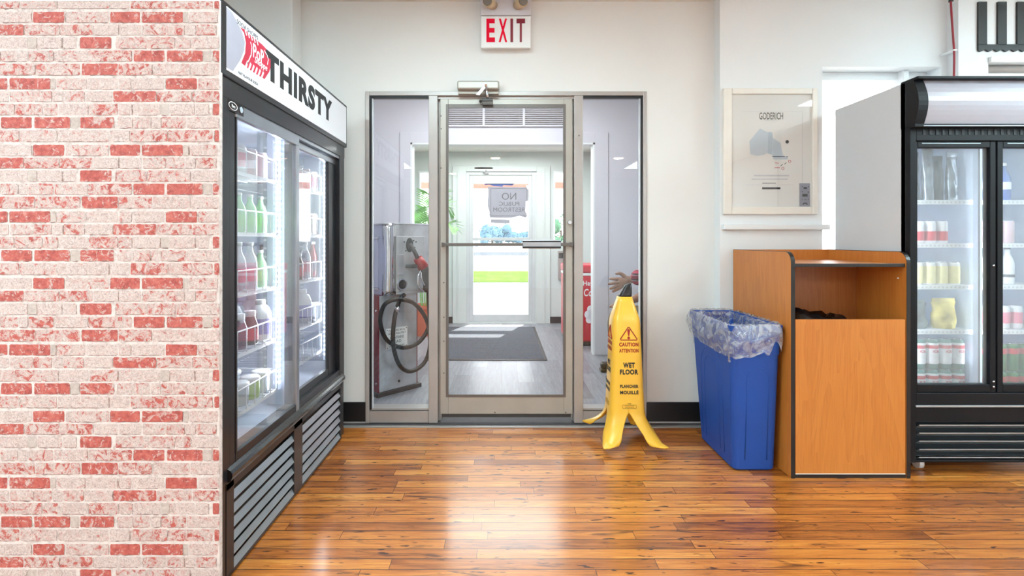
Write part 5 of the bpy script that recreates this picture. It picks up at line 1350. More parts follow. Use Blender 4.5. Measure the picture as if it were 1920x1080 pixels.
# clear liner folded over the rim
ln = thing('bin_liner', 'clear crinkled plastic liner folded over the rim of the blue bin', 'bin liner', (1.31, 2.88, 0.765))
NS = 220
def rim_pt(s_, out):
    x0, x1, y0, y1 = BT[0] - out, BT[1] + out, BT[2] - out, BT[3] + out
    r = 0.03; base = rrect(x0, x1, y0, y1, 0, r, 5); base.append(base[0])
    L_ = [0]
    for a_, b_ in zip(base, base[1:]): L_.append(L_[-1] + (Vector(b_) - Vector(a_)).length)
    d = (s_ % 1.0) * L_[-1]
    for k in range(len(base) - 1):
        if d <= L_[k + 1] + 1e-9:
            t = (d - L_[k]) / max(1e-9, L_[k + 1] - L_[k]); return Vector(base[k]).lerp(Vector(base[k + 1]), t)
    return Vector(base[0])
bm = BM(); cols = []
NVo, NVi = 16, 10
ctr = Vector((1.316, 2.885, 0))
for i in range(NS):
    s_ = i / NS; p = rim_pt(s_, 0.0); col = []
    nrm = (p - ctr); nrm.z = 0
    # outward normal of the rectangle
    nx_ = nrm.x / 0.15; ny_ = nrm.y / 0.29
    N_ = Vector((nx_ if abs(nx_) > abs(ny_) else 0, ny_ if abs(ny_) >= abs(nx_) else 0, 0)).normalized()
    fx = (p.x - BT[0]) / (BT[1] - BT[0]); fyy = (p.y - BT[2]) / (BT[3] - BT[2])
    drop = 0.115 + 0.030 * noise.noise(Vector((p.x * 9, p.y * 9, 2))) 
    drop += 0.045 * max(0, 1 - fx - 0.0) * max(0, 1 - fyy) + 0.02 * max(0, 1 - abs(fx - 0.05) * 6)
    if fyy < 0.05 and fx > 0.62: drop += 0.03 * math.sin((fx - 0.62) * 20)
    for j in range(NVi, 0, -1):   # inside
        v = j / NVi; q = p - N_ * (0.010 + 0.012 * v + 0.012 * noise.noise(Vector((p.x * 25, p.y * 25, v * 3)))); q.z = BT[4] + 0.004 - 0.20 * v; col.append(q)
    for j in range(NVo + 1):
        v = j / NVo
        wv = noise.noise(Vector((p.x * 17 + v * 1.5, p.y * 17 - v * 1.2, v * 2.0)))
        wf = noise.noise(Vector((p.x * 55 + v * 5, p.y * 55, v * 5.0)))
        o_ = 0.014 + 0.018 * math.sin(PI * min(1, v * 1.1)) + v * 0.004 + 0.014 * wv * min(1, 3 * v) + 0.005 * wf * min(1, v * 4)
        q = p + N_ * max(o_, 0.0135 if v < .3 else 0.010); q.z = BT[4] + 0.010 * (1 - v) + 0.006 * wf * (1 if v < .1 else 0) - drop * v; col.append(q)
    for q in col: q.x = min(q.x, 1.457)
    cols.append([bm.verts.new(q) for q in col])
for i in range(NS):
    a_, b_ = cols[i], cols[(i + 1) % NS]
    for j in range(len(a_) - 1): f = bm.faces.new([a_[j], b_[j], b_[j + 1], a_[j + 1]]); f.smooth = True
obj('film', bm, M['film'], ln)

# ================================================================== BANANA-PEEL WET FLOOR CONE
kx, ky = 0.733, 3.03
cn = thing('wet_floor_cone', 'yellow banana-peel wet floor cone with black tip, standing by the glass door', 'cone', (kx, ky, 0), rz=0.0)
def squarish(h, k):   # k: 0..1 around; superellipse with rounded corners
    a = 2 * PI * k; c_, s_ = math.cos(a), math.sin(a); e = 5.0
    q = (abs(c_) ** e + abs(s_) ** e) ** (-1 / e); return Vector((c_ * q * h, s_ * q * h, 0))
NP = 64
levels = [(0.868, 0.036), (0.84, 0.044), (0.79, 0.060), (0.745, 0.074), (0.72, 0.078), (0.60, 0.083), (0.45, 0.089), (0.30, 0.096), (0.205, 0.101)]
bm = BM(); rg = []
for z, h in levels:
    dx = -0.0 if z < .8 else 0.0
    rg.append([bm.verts.new(Vector((kx, ky, z)) + squarish(h, (i + 0.0) / NP)) for i in range(NP)])
for a_, b_ in zip(rg, rg[1:]):
    for i in range(NP): f = bm.faces.new([a_[i], b_[i], b_[(i + 1) % NP], a_[(i + 1) % NP]]); f.smooth = True
# peels: one on every corner; columns of quads centred on the corner direction
hb_ = 0.101
peel_dir = [Vector((0.09, 0.12)), Vector((-0.135, 0.085)), Vector((-0.075, -0.115)), Vector((0.115, -0.105))]
for c4 in range(4):
    k0 = c4 * NP // 4; idx = [(k0 + i) % NP for i in range(NP // 4 + 1)]
    base = [rg[-1][i] for i in idx]
    mid = squarish(hb_, (k0 + NP / 8) / NP)
    dirv = peel_dir[c4]; prev = base; nl_ = 12
    for j in range(1, nl_ + 1):
        t = j / nl_
        z = 0.205 * (1 - t) + 0.008 + (0.030 * max(0, (t - 0.85) / 0.15) if c4 != 1 else 0.055 * t * t)
        push = t ** 1.9
        wd = 1.0 - 0.10 * t - 0.62 * max(0, (t - 0.55) / 0.45) ** 2.2
        wd *= (1.0 - 0.16 * math.sin(PI * min(1, t * 1.2)))
        ring = []
        cenx, ceny = mid.x + dirv.x * push, mid.y + dirv.y * push
        d2_ = Vector((dirv.x, dirv.y, 0)).normalized(); tan = Vector((-d2_.y, d2_.x, 0))
        for m_, i in enumerate(idx):
            b0 = squarish(hb_, i / NP); rel = b0 - mid
            # flatten the corner fold towards the tip
            flatrel = tan * (rel.dot(tan)) + d2_ * rel.dot(d2_) * (1 - 0.75 * t)
            e_ = abs(m_ / (len(idx) - 1) - 0.5) * 2
            tipcut = d2_ * (-0.055 * (e_ ** 2.5) * max(0, (t - 0.6) / 0.4))
            p = Vector((kx + cenx, ky + ceny, z)) + flatrel * wd + tipcut; ring.append(bm.verts.new(p))
        for i in range(len(idx) - 1): f = bm.faces.new([prev[i], ring[i], ring[i + 1], prev[i + 1]]); f.smooth = True
        prev = ring
bmesh.ops.recalc_face_normals(bm, faces=list(bm.faces))
me = bpy.data.meshes.new('peel_body'); bm.to_mesh(me); bm.free()
o = link_mesh('peel_body', me, M['yellow'], cn)
md = o.modifiers.new('thick', 'SOLIDIFY'); md.thickness = 0.004; md.offset = 1.0
bm = BM(); rg = []
for z, h, dx in ((0.868, 0.0375, 0.0), (0.880, 0.036, 0.003), (0.905, 0.030, 0.010), (0.925, 0.0235, 0.016), (0.938, 0.019, 0.019), (0.943, 0.015, 0.020)):
    rg.append([bm.verts.new(Vector((kx + dx, ky, z + (0.006 * math.cos(2 * PI * i / 24) if z > .9 else 0))) + squarish(h, i / 24)) for i in range(24)])
for a_, b_ in zip(rg, rg[1:]):
    for i in range(24): f = bm.faces.new([a_[i], a_[(i + 1) % 24], b_[(i + 1) % 24], b_[i]]); f.smooth = True
bm.faces.new(rg[0][::-1]); bm.faces.new(rg[-1]); obj('stem_tip', bm, M['edge'], cn)
def face_pt(face, u, z, e=0.0048):
    # half width of the body at height z
    for (z1, h1), (z2, h2) in zip(levels, levels[1:]):
        if z2 <= z <= z1: h = lerp(h1, h2, (z1 - z) / (z1 - z2)); break
    else: h = 0.101
    if face == 'front': return Vector((kx + u, ky - h - e, z)), Vector((1, 0, 0)), Vector((0, 0.045, 1)).normalized()
    return Vector((kx - h - e, ky - u, z)), Vector((0, -1, 0)), Vector((0.045, 0, 1)).normalized()
cu = 0.012
for face in ('front', 'left'):
    cu = 0.004 if face == 'front' else 0.0
    for tx, z, w_, h_, m_, b_ in (('CAUTION', 0.578, 0.112, 0.023, 'cautionred', 0.02), ('ATTENTION', 0.543, 0.112, 0.022, 'cautionred', 0.015), ('WET', 0.459, 0.068, 0.030, 'ink', 0.03), ('FLOOR', 0.420, 0.106, 0.030, 'ink', 0.03), ('PLANCHER', 0.338, 0.106, 0.019, 'ink', 0.025), ('MOUILLÉ', 0.305, 0.106, 0.024, 'ink', 0.025)):
        z += 0.020; c, r_, u_ = face_pt(face, cu, z); r2 = r_ if face == 'front' else -r_
        r2 = Vector((1, 0, 0)) if face == 'front' else Vector((0, -1, 0))
        text('printed_words', tx, c, w_, h_, M[m_], cn, right=r2, up=u_, bold=b_ + 0.02, depth=0.0005)
    c, r_, u_ = face_pt(face, cu, 0.658); r2 = Vector((1, 0, 0)) if face == 'front' else Vector((0, -1, 0)); n_ = r2.cross(u_)
    bm = BM()
    tri = [c + r2 * a + u_ * b for a, b in ((-0.052, -0.034), (0.052, -0.034), (0.0, 0.044))]
    tube(bm, [tri[0].lerp(tri[1], .06), tri[0].lerp(tri[1], .94), tri[1].lerp(tri[2], .06), tri[1].lerp(tri[2], .94), tri[2].lerp(tri[0], .06), tri[2].lerp(tri[0], .94)], 0.0030, 6, closed=True)
    prism(bm, [c + r2 * a + u_ * b for a, b in ((-0.0035, -0.010), (0.0035, -0.010), (0.0085, 0.024), (0.0, 0.030), (-0.0085, 0.024))], n_ * 0.0006)
    cyl(bm, c + u_ * -0.022, c + u_ * -0.022 + n_ * 0.0006, 0.008, 14)
    obj('warning_triangle', bm, M['cautionred'], cn)
    c, r_, u_ = face_pt(face, cu, 0.242); bm = BM()
    q = [c + r2 * a + u_ * b for a, b in ((-0.038, -0.010), (0.038, -0.010), (0.042, 0.0), (0.038, 0.010), (-0.038, 0.010), (-0.042, 0.0))]
    tube(bm, q, 0.0012, 5, closed=True)
    for zz in (0.004, -0.003): prism(bm, [c + r2 * a + u_ * b for a, b in ((-0.026, zz - 0.001), (0.026, zz - 0.001), (0.026, zz + 0.0012), (-0.026, zz + 0.0012))], n_ * 0.0005)
    prism(bm, [c + r2 * a + u_ * b for a, b in ((-0.010, 0.014), (0.010, 0.014), (0.010, 0.019), (-0.010, 0.019))], n_ * 0.0005)
    obj('moulded_mark', bm, M['yellow_ink'], cn)

# ================================================================== GAS PUMP IN THE VESTIBULE
A0 = Vector((-0.945, 3.87, 0)); ang = math.atan2(0.275, 0.258)
gp = thing('gas_pump', 'old maroon and stainless gas pump with a coiled black hose, behind the left glass panel', 'gas pump', tuple(A0), rz=ang)
RM = Matrix.Rotation(ang, 3, 'Z')
# local frame: x runs along the visible front, y goes back (away from the camera), -y is the front normal
W_, D_ = 0.377, 0.52
ub = 0.775   # underside of the head
def L(o_name, m, boxes, parent=gp, bev=0.003): 
    bm = BM()
    for b in boxes: box(bm, *b[:6], bev)
    return obj(o_name, bm, m, parent, local=True)
L('lower_cabinet', M['pumpred'], [(0, W_, 0.004, D_, 0.03, ub)])
L('front_sheet', M['pumpsteel'], [(0.012, W_ - 0.012, 0.0, 0.006, 0.035, ub)])
L('base', M['darkgrey'], [(-0.01, W_ + 0.03, -0.012, D_ + 0.01, 0.0, 0.034)])
hw0, hw1 = 0.035, W_ + 0.14
L('upper_cabinet', M['pumpblue'], [(hw0 + 0.02, hw1, -0.015, D_ + 0.02, ub, 1.325)])
L('head_front_sheet', M['pumpsteel'], [(hw0 + 0.10, hw1, -0.024, -0.014, ub, 1.33)])
bm = BM()   # bowed chrome corner
npf = 14
for i in range(npf):
    t0, t1 = i / npf, (i + 1) / npf
    def cr_(t): return 0.02 + 0.022 * math.sin(PI * t)
    z0_, z1_ = ub + (1.335 - ub) * t0, ub + (1.335 - ub) * t1
    a0, a1 = cr_(t0), cr_(t1)
    lo = [(hw0 - 0.002 + a0 * 0.6, 0.02, z0_), (hw0 + 0.0 + a0 * .5, -0.010, z0_), (hw0 + 0.045, -0.026, z0_), (hw0 + 0.108, -0.027, z0_)]
    hi = [(hw0 - 0.002 + a1 * 0.6, 0.02, z1_), (hw0 + 0.0 + a1 * .5, -0.010, z1_), (hw0 + 0.045, -0.026, z1_), (hw0 + 0.108, -0.027, z1_)]
    for k in range(3):
        f = bm.faces.new([bm.verts.new(lo[k]), bm.verts.new(lo[k + 1]), bm.verts.new(hi[k + 1]), bm.verts.new(hi[k])]); f.smooth = True
bmesh.ops.remove_doubles(bm, verts=list(bm.verts), dist=1e-5)
oc = obj('chrome_corner', bm, M['chrome'], gp, local=True)
md = oc.modifiers.new('thick', 'SOLIDIFY'); md.thickness = 0.003
L('top_cap', M['pumpsteel'], [(hw0 + 0.0, hw1 + 0.004, -0.026, D_ + 0.03, 1.325, 1.338)])
# side display on the left face
dp = L('display_window', M['pumpblue'], [(hw0 + 0.010, hw0 + 0.022, 0.08, 0.46, 0.83, 1.22)])
L('display_screen', M['darkgrey'], [(hw0 + 0.006, hw0 + 0.012, 0.13, 0.42, 0.93, 1.12)], dp)
L('display_trim', M['chrome'], [(hw0 + 0.006, hw0 + 0.014, 0.06, 0.48, 1.215, 1.230), (hw0 + 0.006, hw0 + 0.014, 0.06, 0.48, 0.815, 0.828)], dp, 0.001)
# recessed grey plate on the head
hp = L('nozzle_plate', M['pumpgrey'], [(hw0 + 0.112, hw1 - 0.095, -0.030, -0.022, 0.80, 1.235)])
L('small_cover', M['pumpsteel'], [(hw0 + 0.120, hw0 + 0.180, -0.036, -0.029, 0.93, 1.09)], hp, 0.006)
bm = BM(); cyl(bm, (hw0 + 0.162, -0.028, 0.855), (hw0 + 0.162, -0.040, 0.855), 0.046, 24); obj('round_port', bm, M['chrome'], hp, local=True)
bm = BM(); cyl(bm, (hw0 + 0.162, -0.038, 0.855), (hw0 + 0.162, -0.042, 0.855), 0.036, 24); obj('port_centre', bm, M['darkgrey'], hp, local=True)
bm = BM(); sphere(bm, (hw0 + 0.235, -0.034, 1.165), 0.034, 1, 0.35, 1.7); obj('holster_mouth', bm, M['gasket'], hp, local=True)
bm = BM()
for a, b in ((0.185, 1.19), (0.275, 1.20), (0.20, 1.12), (0.30, 1.19), (0.285, 1.145)): cyl(bm, (hw0 + a, -0.03, b), (hw0 + a, -0.034, b), 0.006, 8)
obj('plate_screws', bm, M['darkgrey'], hp, local=True)
# nozzle: own thing hanging in its holster
nz = thing('fuel_nozzle', 'fuel nozzle with a red collar hanging in the holster of the gas pump', 'nozzle', tuple(A0 + RM @ Vector((hw0 + 0.30, -0.06, 0.95))), rz=ang)
def NL(p): return Vector(p) - Vector((hw0 + 0.30, -0.06, 0.95))
bm = BM(); tube(bm, [NL(p) for p in spline([(hw0 + 0.235, -0.036, 1.17), (hw0 + 0.25, -0.07, 1.12), (hw0 + 0.28, -0.085, 1.05)], 5)], 0.017, 10); obj('spout', bm, M['darkgrey'], nz, local=True)
bm = BM(); tube(bm, [NL((hw0 + 0.275, -0.085, 1.06)), NL((hw0 + 0.325, -0.095, 0.985))], [0.036, 0.046], 16); obj('collar', bm, M['nozred'], nz, local=True)
bm = BM(); tube(bm, [NL(p) for p in spline([(hw0 + 0.318, -0.095, 1.0), (hw0 + 0.335, -0.10, 0.94), (hw0 + 0.35, -0.10, 0.86), (hw0 + 0.345, -0.10, 0.80)], 5)], [0.040] * 6 + [0.032] * 5 + [0.026] * 5, 14); obj('nozzle_grip', bm, M['darkgrey'], nz, local=True)
bm = BM(); tube(bm, [NL(p) for p in spline([(hw0 + 0.30, -0.10, 0.97), (hw0 + 0.262, -0.11, 0.92), (hw0 + 0.265, -0.11, 0.84), (hw0 + 0.31, -0.105, 0.80)], 6)], 0.009, 8); obj('trigger_guard', bm, M['chrome'], nz, local=True)
bm = BM(); tube(bm, [NL(p) for p in spline([(hw0 + 0.29, -0.11, 0.95), (hw0 + 0.292, -0.115, 0.89), (hw0 + 0.33, -0.11, 0.84)], 6)], 0.007, 8); obj('trigger', bm, M['chrome'], nz, local=True)
bm = BM(); box(bm, *[v for v in (hw0 + 0.195 - (hw0 + 0.30), hw0 + 0.255 - (hw0 + 0.30), -0.05, -0.02 + 0.048, 0.035, 0.062)], 0.004); obj('holster_hook', bm, M['darkgrey'], nz, local=True)
# hose
def ray_pump(px, py, d):
    """point on the plane d in front of the pump front, seen at px,py, in pump-local coordinates"""
    o = Vector((0, 0, CAMH)); r_ = Vector(((px - CX) / FPX, 1, -(py - CY) / FPX)); n_ = RM @ Vector((0, -1, 0)); p0 = A0 + n_ * d
    t = (p0 - o).dot(n_) / r_.dot(n_); return o + r_ * t
hs = [(803, 548, .07), (804, 575, .06), (805, 600, .05), (800, 622, .05), (785, 642, .05), (765, 651, .05), (745, 650, .05), (725, 637, .05), (715, 615, .05), (713, 595, .05), (720, 573, .06), (735, 563, .09), (755, 562, .11), (775, 568, .12), (790, 583, .12), (801, 603, .12), (806, 630, .11), (805, 655, .10), (797, 678, .10), (782, 692, .10), (765, 696, .10), (750, 686, .10), (741, 665, .10), (737, 640, .10), (738, 610, .09), (742, 585, .08), (750, 562, .06), (758, 553, .03)]
hose = thing('pump_hose', 'black rubber hose hanging in loops on the front of the gas pump', 'hose', tuple(ray_pump(760, 600, .05)))
pts = [A0 + RM @ Vector((hw0 + 0.345, -0.10, 0.80)), ] + [ray_pump(a, b, d) for a, b, d in hs]
bm = BM(); tube(bm, spline(pts, 6), 0.0165, 12); obj('hose_tube', bm, M['rubber'], hose)
e0 = ray_pump(745, 580, .085); bm = BM(); cyl(bm, e0 + Vector((0, 0, 0.022)), e0 - Vector((0, 0, 0.022)), 0.021, 14); obj('hose_ferrule', bm, M['chrome'], hose)
# sticker on pump
pl = L('notice_plate', M['white'], [(0.07, 0.27, -0.003, 0.001, 0.355, 0.515)], gp, 0.0008)
for i, (tx, w_, h_) in enumerate((('FOR USE AS A', 0.15, 0.015), ('MOTOR FUEL ONLY', 0.165, 0.015), ('CONTAINS', 0.13, 0.022), ('LEAD', 0.08, 0.022), ('RECOMMENDED', 0.14, 0.008))):
    text('lettering', tx, (0.17, -0.0035, (0.497, 0.472, 0.440, 0.408, 0.374)[i]), w_, h_, M['ink'], pl, bold=0.0, depth=0.0005, local=True)
bm = BM()
for a, b in ((0.08, 0.505), (0.26, 0.505), (0.08, 0.365), (0.26, 0.365)): cyl(bm, (a, -0.003, b), (a, -0.0045, b), 0.004, 8)
obj('plate_screws', bm, M['ink'], pl, local=True)
bm = BM(); cyl(bm, (0.19, 0.001, 0.09), (0.19, -0.006, 0.09), 0.010, 12); obj('lock', bm, M['ink'], gp, local=True)
bm = BM()
for zz in (0.10, 0.66): cyl(bm, (0.004, 0.03, zz), (-0.004, 0.03, zz), 0.009, 10)
obj('side_screws', bm, M['chrome'], gp, local=True)

# cardboard-coloured block on the vestibule floor beside the frame
blk = thing('floor_block', 'small tan wooden block lying on the vestibule floor below the gas pump', 'block', (-0.90, 3.56, 0))
bm = BM(); box(bm, -1.02, -0.83, 3.52, 3.62, 0.001, 0.018, 0.006, 3); obj('block', bm, M['beam'], blk)

# ================================================================== PALM IN TERRACOTTA POT
pcx, pcy = -0.99, 6.42
pt = thing('potted_palm', 'green palm in a square terracotta pot, behind the gas pump near the opening', 'plant', (pcx, pcy, 0))
bm = BM(); n4 = [(0.0, 0.10), (0.34, 0.14), (0.345, 0.155), (0.385, 0.158), (0.385, 0.135), (0.35, 0.125)]
rg = []
for z, h in n4: rg.append([bm.verts.new(Vector((pcx, pcy, z + 0.001)) + squarish(h, i / 32)) for i in range(32)])
for a_, b_ in zip(rg, rg[1:]):
    for i in range(32): bm.faces.new([a_[i], a_[(i + 1) % 32], b_[(i + 1) % 32], b_[i]])
bm.faces.new(rg[0][::-1]); obj('pot', bm, M['terracotta'], pt)
bm = BM(); lathe(bm, [(0.12, 0.34), (0.118, 0.352)], pcx, pcy, 20); obj('soil', bm, M['soil'], pt)
random.seed(3)
fr_ = [(-150, 1.30, 0.42, 0.80), (-60, 1.40, 0.36, 0.75), (-20, 1.05, 0.42, 0.85), (20, 1.30, 0.35, 0.70), (80, 1.25, 0.3, .7), (130, 1.2, 0.3, .75), (170, 1.45, 0.28, 0.80), (-100, 1.20, 0.50, 0.85), (-170, 1.0, 0.28, 0.8), (-5, 1.5, 0.25, 0.8)]
for az, hgt, reach, droop in fr_:
    a = R(az); d = Vector((math.cos(a), math.sin(a), 0)); b0 = Vector((pcx, pcy, 0.35)) + d * 0.03
    pts = spline([b0, b0 + d * reach * .2 + Vector((0, 0, hgt * .55)), b0 + d * reach * .6 + Vector((0, 0, hgt * .98)), b0 + d * reach + Vector((0, 0, hgt * (0.80 + 0.15 * droop)))], 10)
    bm = BM(); tube(bm, pts, [0.006 - 0.004 * i / len(pts) for i in range(len(pts))], 5)
    n_ = len(pts); side = Vector((0, 0, 1)).cross(d).normalized()
    for i in range(int(n_ * 0.42), n_):
        for s_ in (1, -1):
            t = (i / n_ - 0.42) / 0.58; ln_ = 0.26 * math.sin(PI * min(1, 0.15 + t * 0.85)) + 0.05
            for sub in (0, 0.5):
                p = Vector(pts[i]) if sub == 0 or i + 1 >= n_ else Vector(pts[i]).lerp(Vector(pts[i + 1]), sub)
                tg = (Vector(pts[min(i + 1, n_ - 1)]) - Vector(pts[i - 1])).normalized()
                q = p + side * s_ * ln_ * .75 + tg * ln_ * .5 + Vector((0, 0, -ln_ * .12)); m1 = p.lerp(q, .5) + Vector((0, 0, 0.02)); wv = tg.cross(side * s_).normalized().cross(side * s_) * 0.009
                poly(bm, [p, m1 + wv, q, m1 - wv])
    obj('palm_frond', bm, M['leaf'], pt, normals=False)

# ================================================================== RED COOLER CHEST
kx0, kx1, ky0, kz = 0.74, 1.28, 5.74, 0.92
kc = thing('red_drinks_cooler', 'red retro drinks cooler with white lettering beyond the vestibule opening', 'drinks cooler', (1.01, 6.0, 0))
bobj('chest_body', M['cokered'], [(kx0, kx1, ky0, 6.35, 0.05, 0.80)], kc, 0.02)
bobj('chest_base', M['gasket'], [(kx0 + 0.02, kx1 - 0.02, ky0 + 0.02, 6.33, 0.0, 0.052)], kc, 0.004)
bobj('chest_lid', M['cokered'], [(kx0 - 0.005, kx1 + 0.005, ky0 - 0.01, 6.36, 0.83, kz)], kc, 0.02)
bobj('white_band', M['white'], [(kx0, kx1, ky0 - 0.004, 6.35, 0.80, 0.83)], kc, 0.003)
text('lettering', 'Have a', (1.02, ky0 - 0.001, 0.715), 0.20, 0.055, M['white'], kc, bold=0.02, depth=0.001)
text('lettering', 'Coke', (1.015, ky0 - 0.001, 0.61), 0.17, 0.085, M['white'], kc, bold=0.02, depth=0.001, shear=0.15)
bm = BM()
random.seed(4)
for a, b, r_ in ((0.985, 0.36, .05), (1.01, 0.42, .045), (1.03, 0.34, .05), (0.99, 0.30, .04), (1.045, 0.46, .03), (1.04, 0.40, .04)): cyl(bm, (a, ky0 + 0.001, b), (a, ky0 - 0.001, b), r_, 16)
obj('printed_bouquet', bm, M['signwhite'], kc)
bm = BM(); cyl(bm, (1.06, ky0 - 0.001, 0.26), (1.06, ky0 - 0.0018, 0.26), 0.05, 16); prism(bm, [(1.04, ky0 - 0.0012, 0.28), (1.08, ky0 - 0.0012, 0.28), (1.07, ky0 - 0.0012, 0.44), (1.05, ky0 - 0.0012, 0.44)], (0, -0.0008, 0)); obj('printed_bottle', bm, M['darkgrey'], kc)

# ================================================================== SEATED PERSON IN THE VESTIBULE
def skin_mesh(name, verts, edges, radii, m, parent, root=0, sub=2):
    me = bpy.data.meshes.new(name); off = wloc(parent)
    me.from_pydata([Vector(v) - off for v in verts], edges, []); o = bpy.data.objects.new(name, me); C.objects.link(o); o.parent = parent
    me.materials.append(m)
    md = o.modifiers.new('skin', 'SKIN'); md.use_smooth_shade = True
    for i, r_ in enumerate(radii):
        r_ = r_ if isinstance(r_, tuple) else (r_, r_); me.skin_vertices[0].data[i].radius = r_
    me.skin_vertices[0].data[root].use_root = True
    s_ = o.modifiers.new('sub', 'SUBSURF'); s_.levels = sub; s_.render_levels = sub
    return o
bx, by = 1.52, 4.52
bench = thing('vestibule_bench', 'brown wooden bench in the vestibule, carrying the seated person', 'bench', (bx, by, 0))
bobj('bench_seat', M['wood_bench'], [(1.30, 1.78, 4.20, 5.05, 0.395, 0.43)], bench, 0.005)
for a, b in ((1.33, 4.25), (1.72, 4.25), (1.33, 4.97), (1.72, 4.97)): bobj('leg', M['wood_bench'], [(a, a + 0.04, b, b + 0.04, 0.0, 0.396)], bench, 0.003)
pe = thing('person', 'seated person in red plaid shirt reaching out a hand, behind the right glass panel', 'person', (1.50, 4.5, 0.43))
# joints (facing -X)
pel = (1.50, 4.50, 0.56); belly = (1.49, 4.50, 0.68); chest = (1.46, 4.50, 0.86); neck = (1.44, 4.50, 1.02); head0 = (1.42, 4.50, 1.10); head1 = (1.415, 4.50, 1.20)
V = [pel, belly, chest, neck, head0, head1,
     (1.46, 4.33, 0.93), (1.33, 4.26, 0.80), (1.20, 4.27, 0.880), (1.105, 4.28, 0.868),
     (1.46, 4.67, 0.93), (1.40, 4.73, 0.72), (1.22, 4.66, 0.66), (1.13, 4.62, 0.64),
     (1.47, 4.41, 0.535), (1.20, 4.38, 0.545), (0.96, 4.36, 0.56), (0.99, 4.36, 0.30), (1.02, 4.36, 0.07), (0.93, 4.35, 0.045),
     (1.47, 4.59, 0.535), (1.24, 4.62, 0.53), (1.05, 4.64, 0.53), (1.06, 4.64, 0.30), (1.07, 4.64, 0.07), (0.93, 4.65, 0.045)]
E = [(0, 1), (1, 2), (2, 3), (3, 4), (4, 5), (2, 6), (6, 7), (7, 8), (8, 9), (2, 10), (10, 11), (11, 12), (12, 13), (0, 14), (14, 15), (15, 16), (16, 17), (17, 18), (18, 19), (0, 20), (20, 21), (21, 22), (22, 23), (23, 24), (24, 25)]
Rr = [(.13, .15), (.125, .145), (.125, .165), (.055, .055), (.070, .068), (.082, .075), .065, .047, .038, .026, .065, .047, .038, .026, .085, .078, .060, .052, .040, .036, .085, .078, .060, .052, .040, .036]
skin_mesh('body', V, E, Rr, M['skin'], pe)
# hands: palm and five fingers each
def hand(wr, fwd, up_, side, m, k_=1.0):
    wr = Vector(wr); f = Vector(fwd).normalized() * k_; u = Vector(up_).normalized() * k_; s_ = Vector(side).normalized() * k_
    Vs = [wr - f * 0.06, wr, wr + f * 0.042]; Es = [(0, 1), (1, 2)]; Rs = [.028 * k_, .025 * k_, .026 * k_]
    for k, (sp, ln_, cu_) in enumerate(((0.030, 0.070, 0.20), (0.010, 0.080, 0.12), (-0.011, 0.075, 0.28), (-0.030, 0.060, 0.45))):
        b_ = wr + f * 0.078 + s_ * sp; d1 = (f + s_ * sp * 11 - u * cu_ * 0.4).normalized() * k_; d2_ = (d1 - u * cu_ * 0.5).normalized() * k_; d3 = (d2_ - u * cu_ * 0.5).normalized() * k_
        p1 = b_ + d1 * ln_ * .45; p2 = p1 + d2_ * ln_ * .33; p3 = p2 + d3 * ln_ * .22
        n0 = len(Vs); Vs += [b_, p1, p2, p3]; Es += [(2, n0), (n0, n0 + 1), (n0 + 1, n0 + 2), (n0 + 2, n0 + 3)]; Rs += [.0165 * k_, .0125 * k_, .0110 * k_, .0085 * k_]
    b_ = wr + f * 0.040 + s_ * 0.040; d1 = (f * .7 + s_ * 0.7).normalized() * k_; d2_ = (f * 1.0 + s_ * .15).normalized() * k_
    n0 = len(Vs); Vs += [b_, b_ + d1 * 0.036, b_ + d1 * 0.036 + d2_ * 0.036]; Es += [(1, n0), (n0, n0 + 1), (n0 + 1, n0 + 2)]; Rs += [.0165 * k_, .0135 * k_, .0105 * k_]
    skin_mesh('hand', Vs, Es, Rs, m, pe, 0, 2)
hand((1.08, 4.28, 0.866), (-1, -0.05, -0.30), (0.05, -1, 0.1), (0, 0.1, 1), M['skin'], 1.2)
hand((1.125, 4.62, 0.64), (-1, 0, -0.25), (-0.2, 0, 1), (0, -1, 0), M['skin'])
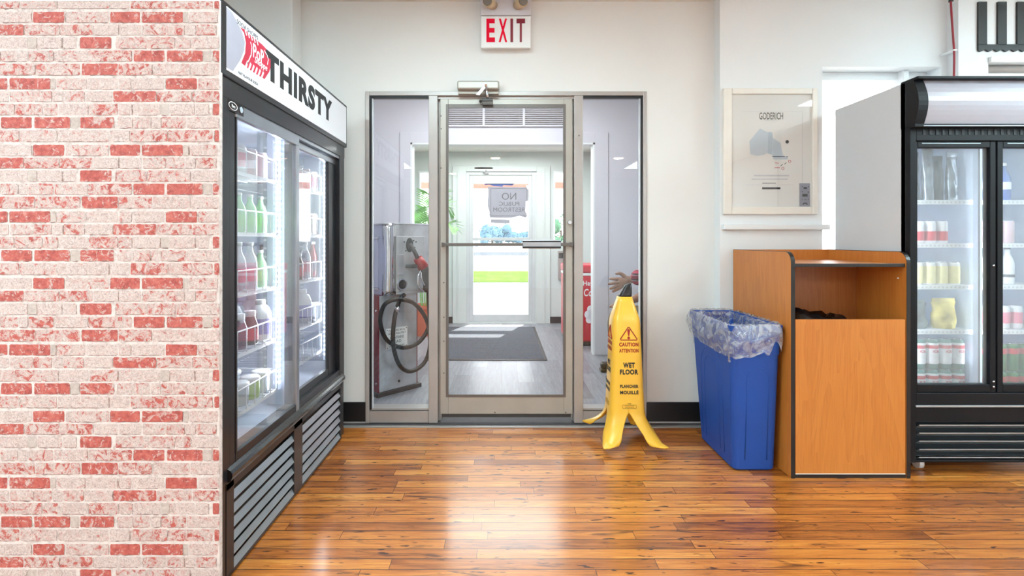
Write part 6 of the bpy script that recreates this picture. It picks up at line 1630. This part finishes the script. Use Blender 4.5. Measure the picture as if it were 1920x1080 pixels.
# face
hx, hy, hz = 1.415, 4.50, 1.165
bm = BM(); tube(bm, [(hx - 0.070, hy, hz + 0.012), (hx - 0.098, hy, hz - 0.018), (hx - 0.075, hy, hz - 0.026)], [.008, .014, .008], 8); obj('nose', bm, M['skin'], pe)
for s_ in (-1, 1):
    bm = BM(); sphere(bm, (hx - 0.068, hy + s_ * 0.030, hz + 0.014), 0.012, n=8); obj('eye', bm, M['ink'], pe)
    bm = BM(); sphere(bm, (hx + 0.0, hy + s_ * 0.080, hz), 0.026, 1.0, 0.35, 1.3, n=8); obj('ear', bm, M['skin'], pe)
bm = BM(); tube(bm, [(hx - 0.070, hy - 0.022, hz - 0.050), (hx - 0.082, hy, hz - 0.052), (hx - 0.070, hy + 0.022, hz - 0.050)], .005, 6); obj('mouth', bm, M['nozred'], pe)
bm = BM(); sphere(bm, (hx + 0.022, hy, hz + 0.045), 0.088, 1.0, 0.95, 0.85, n=10); obj('hair', bm, M['hair'], pe)
# clothing: shirt and trousers over the same joints
sl = (1.27, 4.268, 0.872)
Vc = [pel, belly, chest, (1.445, 4.50, 0.965), (1.46, 4.33, 0.93), (1.33, 4.26, 0.815), (1.18, 4.262, 0.900), (1.075, 4.27, 0.884), (1.46, 4.67, 0.93), (1.40, 4.73, 0.72), (1.26, 4.68, 0.668)]
skin_mesh('plaid_shirt', Vc, [(0, 1), (1, 2), (2, 3), (2, 4), (4, 5), (5, 6), (6, 7), (2, 8), (8, 9), (9, 10)], [(.125, .16), (.13, .16), (.142, .180), (.085, .09), .085, .075, .085, .062, .080, .062, .056], M['plaid'], pe)
Vt = [(1.50, 4.50, 0.56), (1.47, 4.41, 0.535), (1.20, 4.38, 0.545), (0.96, 4.36, 0.56), (0.99, 4.36, 0.30), (1.04, 4.36, 0.12), (1.47, 4.59, 0.535), (1.24, 4.62, 0.53), (1.05, 4.64, 0.53), (1.06, 4.64, 0.30), (1.07, 4.64, 0.12)]
skin_mesh('trousers', Vt, [(0, 1), (1, 2), (2, 3), (3, 4), (4, 5), (0, 6), (6, 7), (7, 8), (8, 9), (9, 10)], [(.115, .14), .085, .090, .076, .068, .062, .085, .085, .076, .068, .062], M['denim'], pe)
for yy in (4.355, 4.645):
    bm = BM(); t_ = bmesh.new(); 
    box(bm, 0.90, 1.115, yy - 0.047, yy + 0.047, 0.001, 0.030, 0.010, 3); box(bm, 0.905, 1.11, yy - 0.045, yy + 0.045, 0.028, 0.085, 0.022, 4); box(bm, 1.02, 1.115, yy - 0.045, yy + 0.045, 0.05, 0.16, 0.022, 4); obj('boot', bm, M['boot'], pe); t_.free()
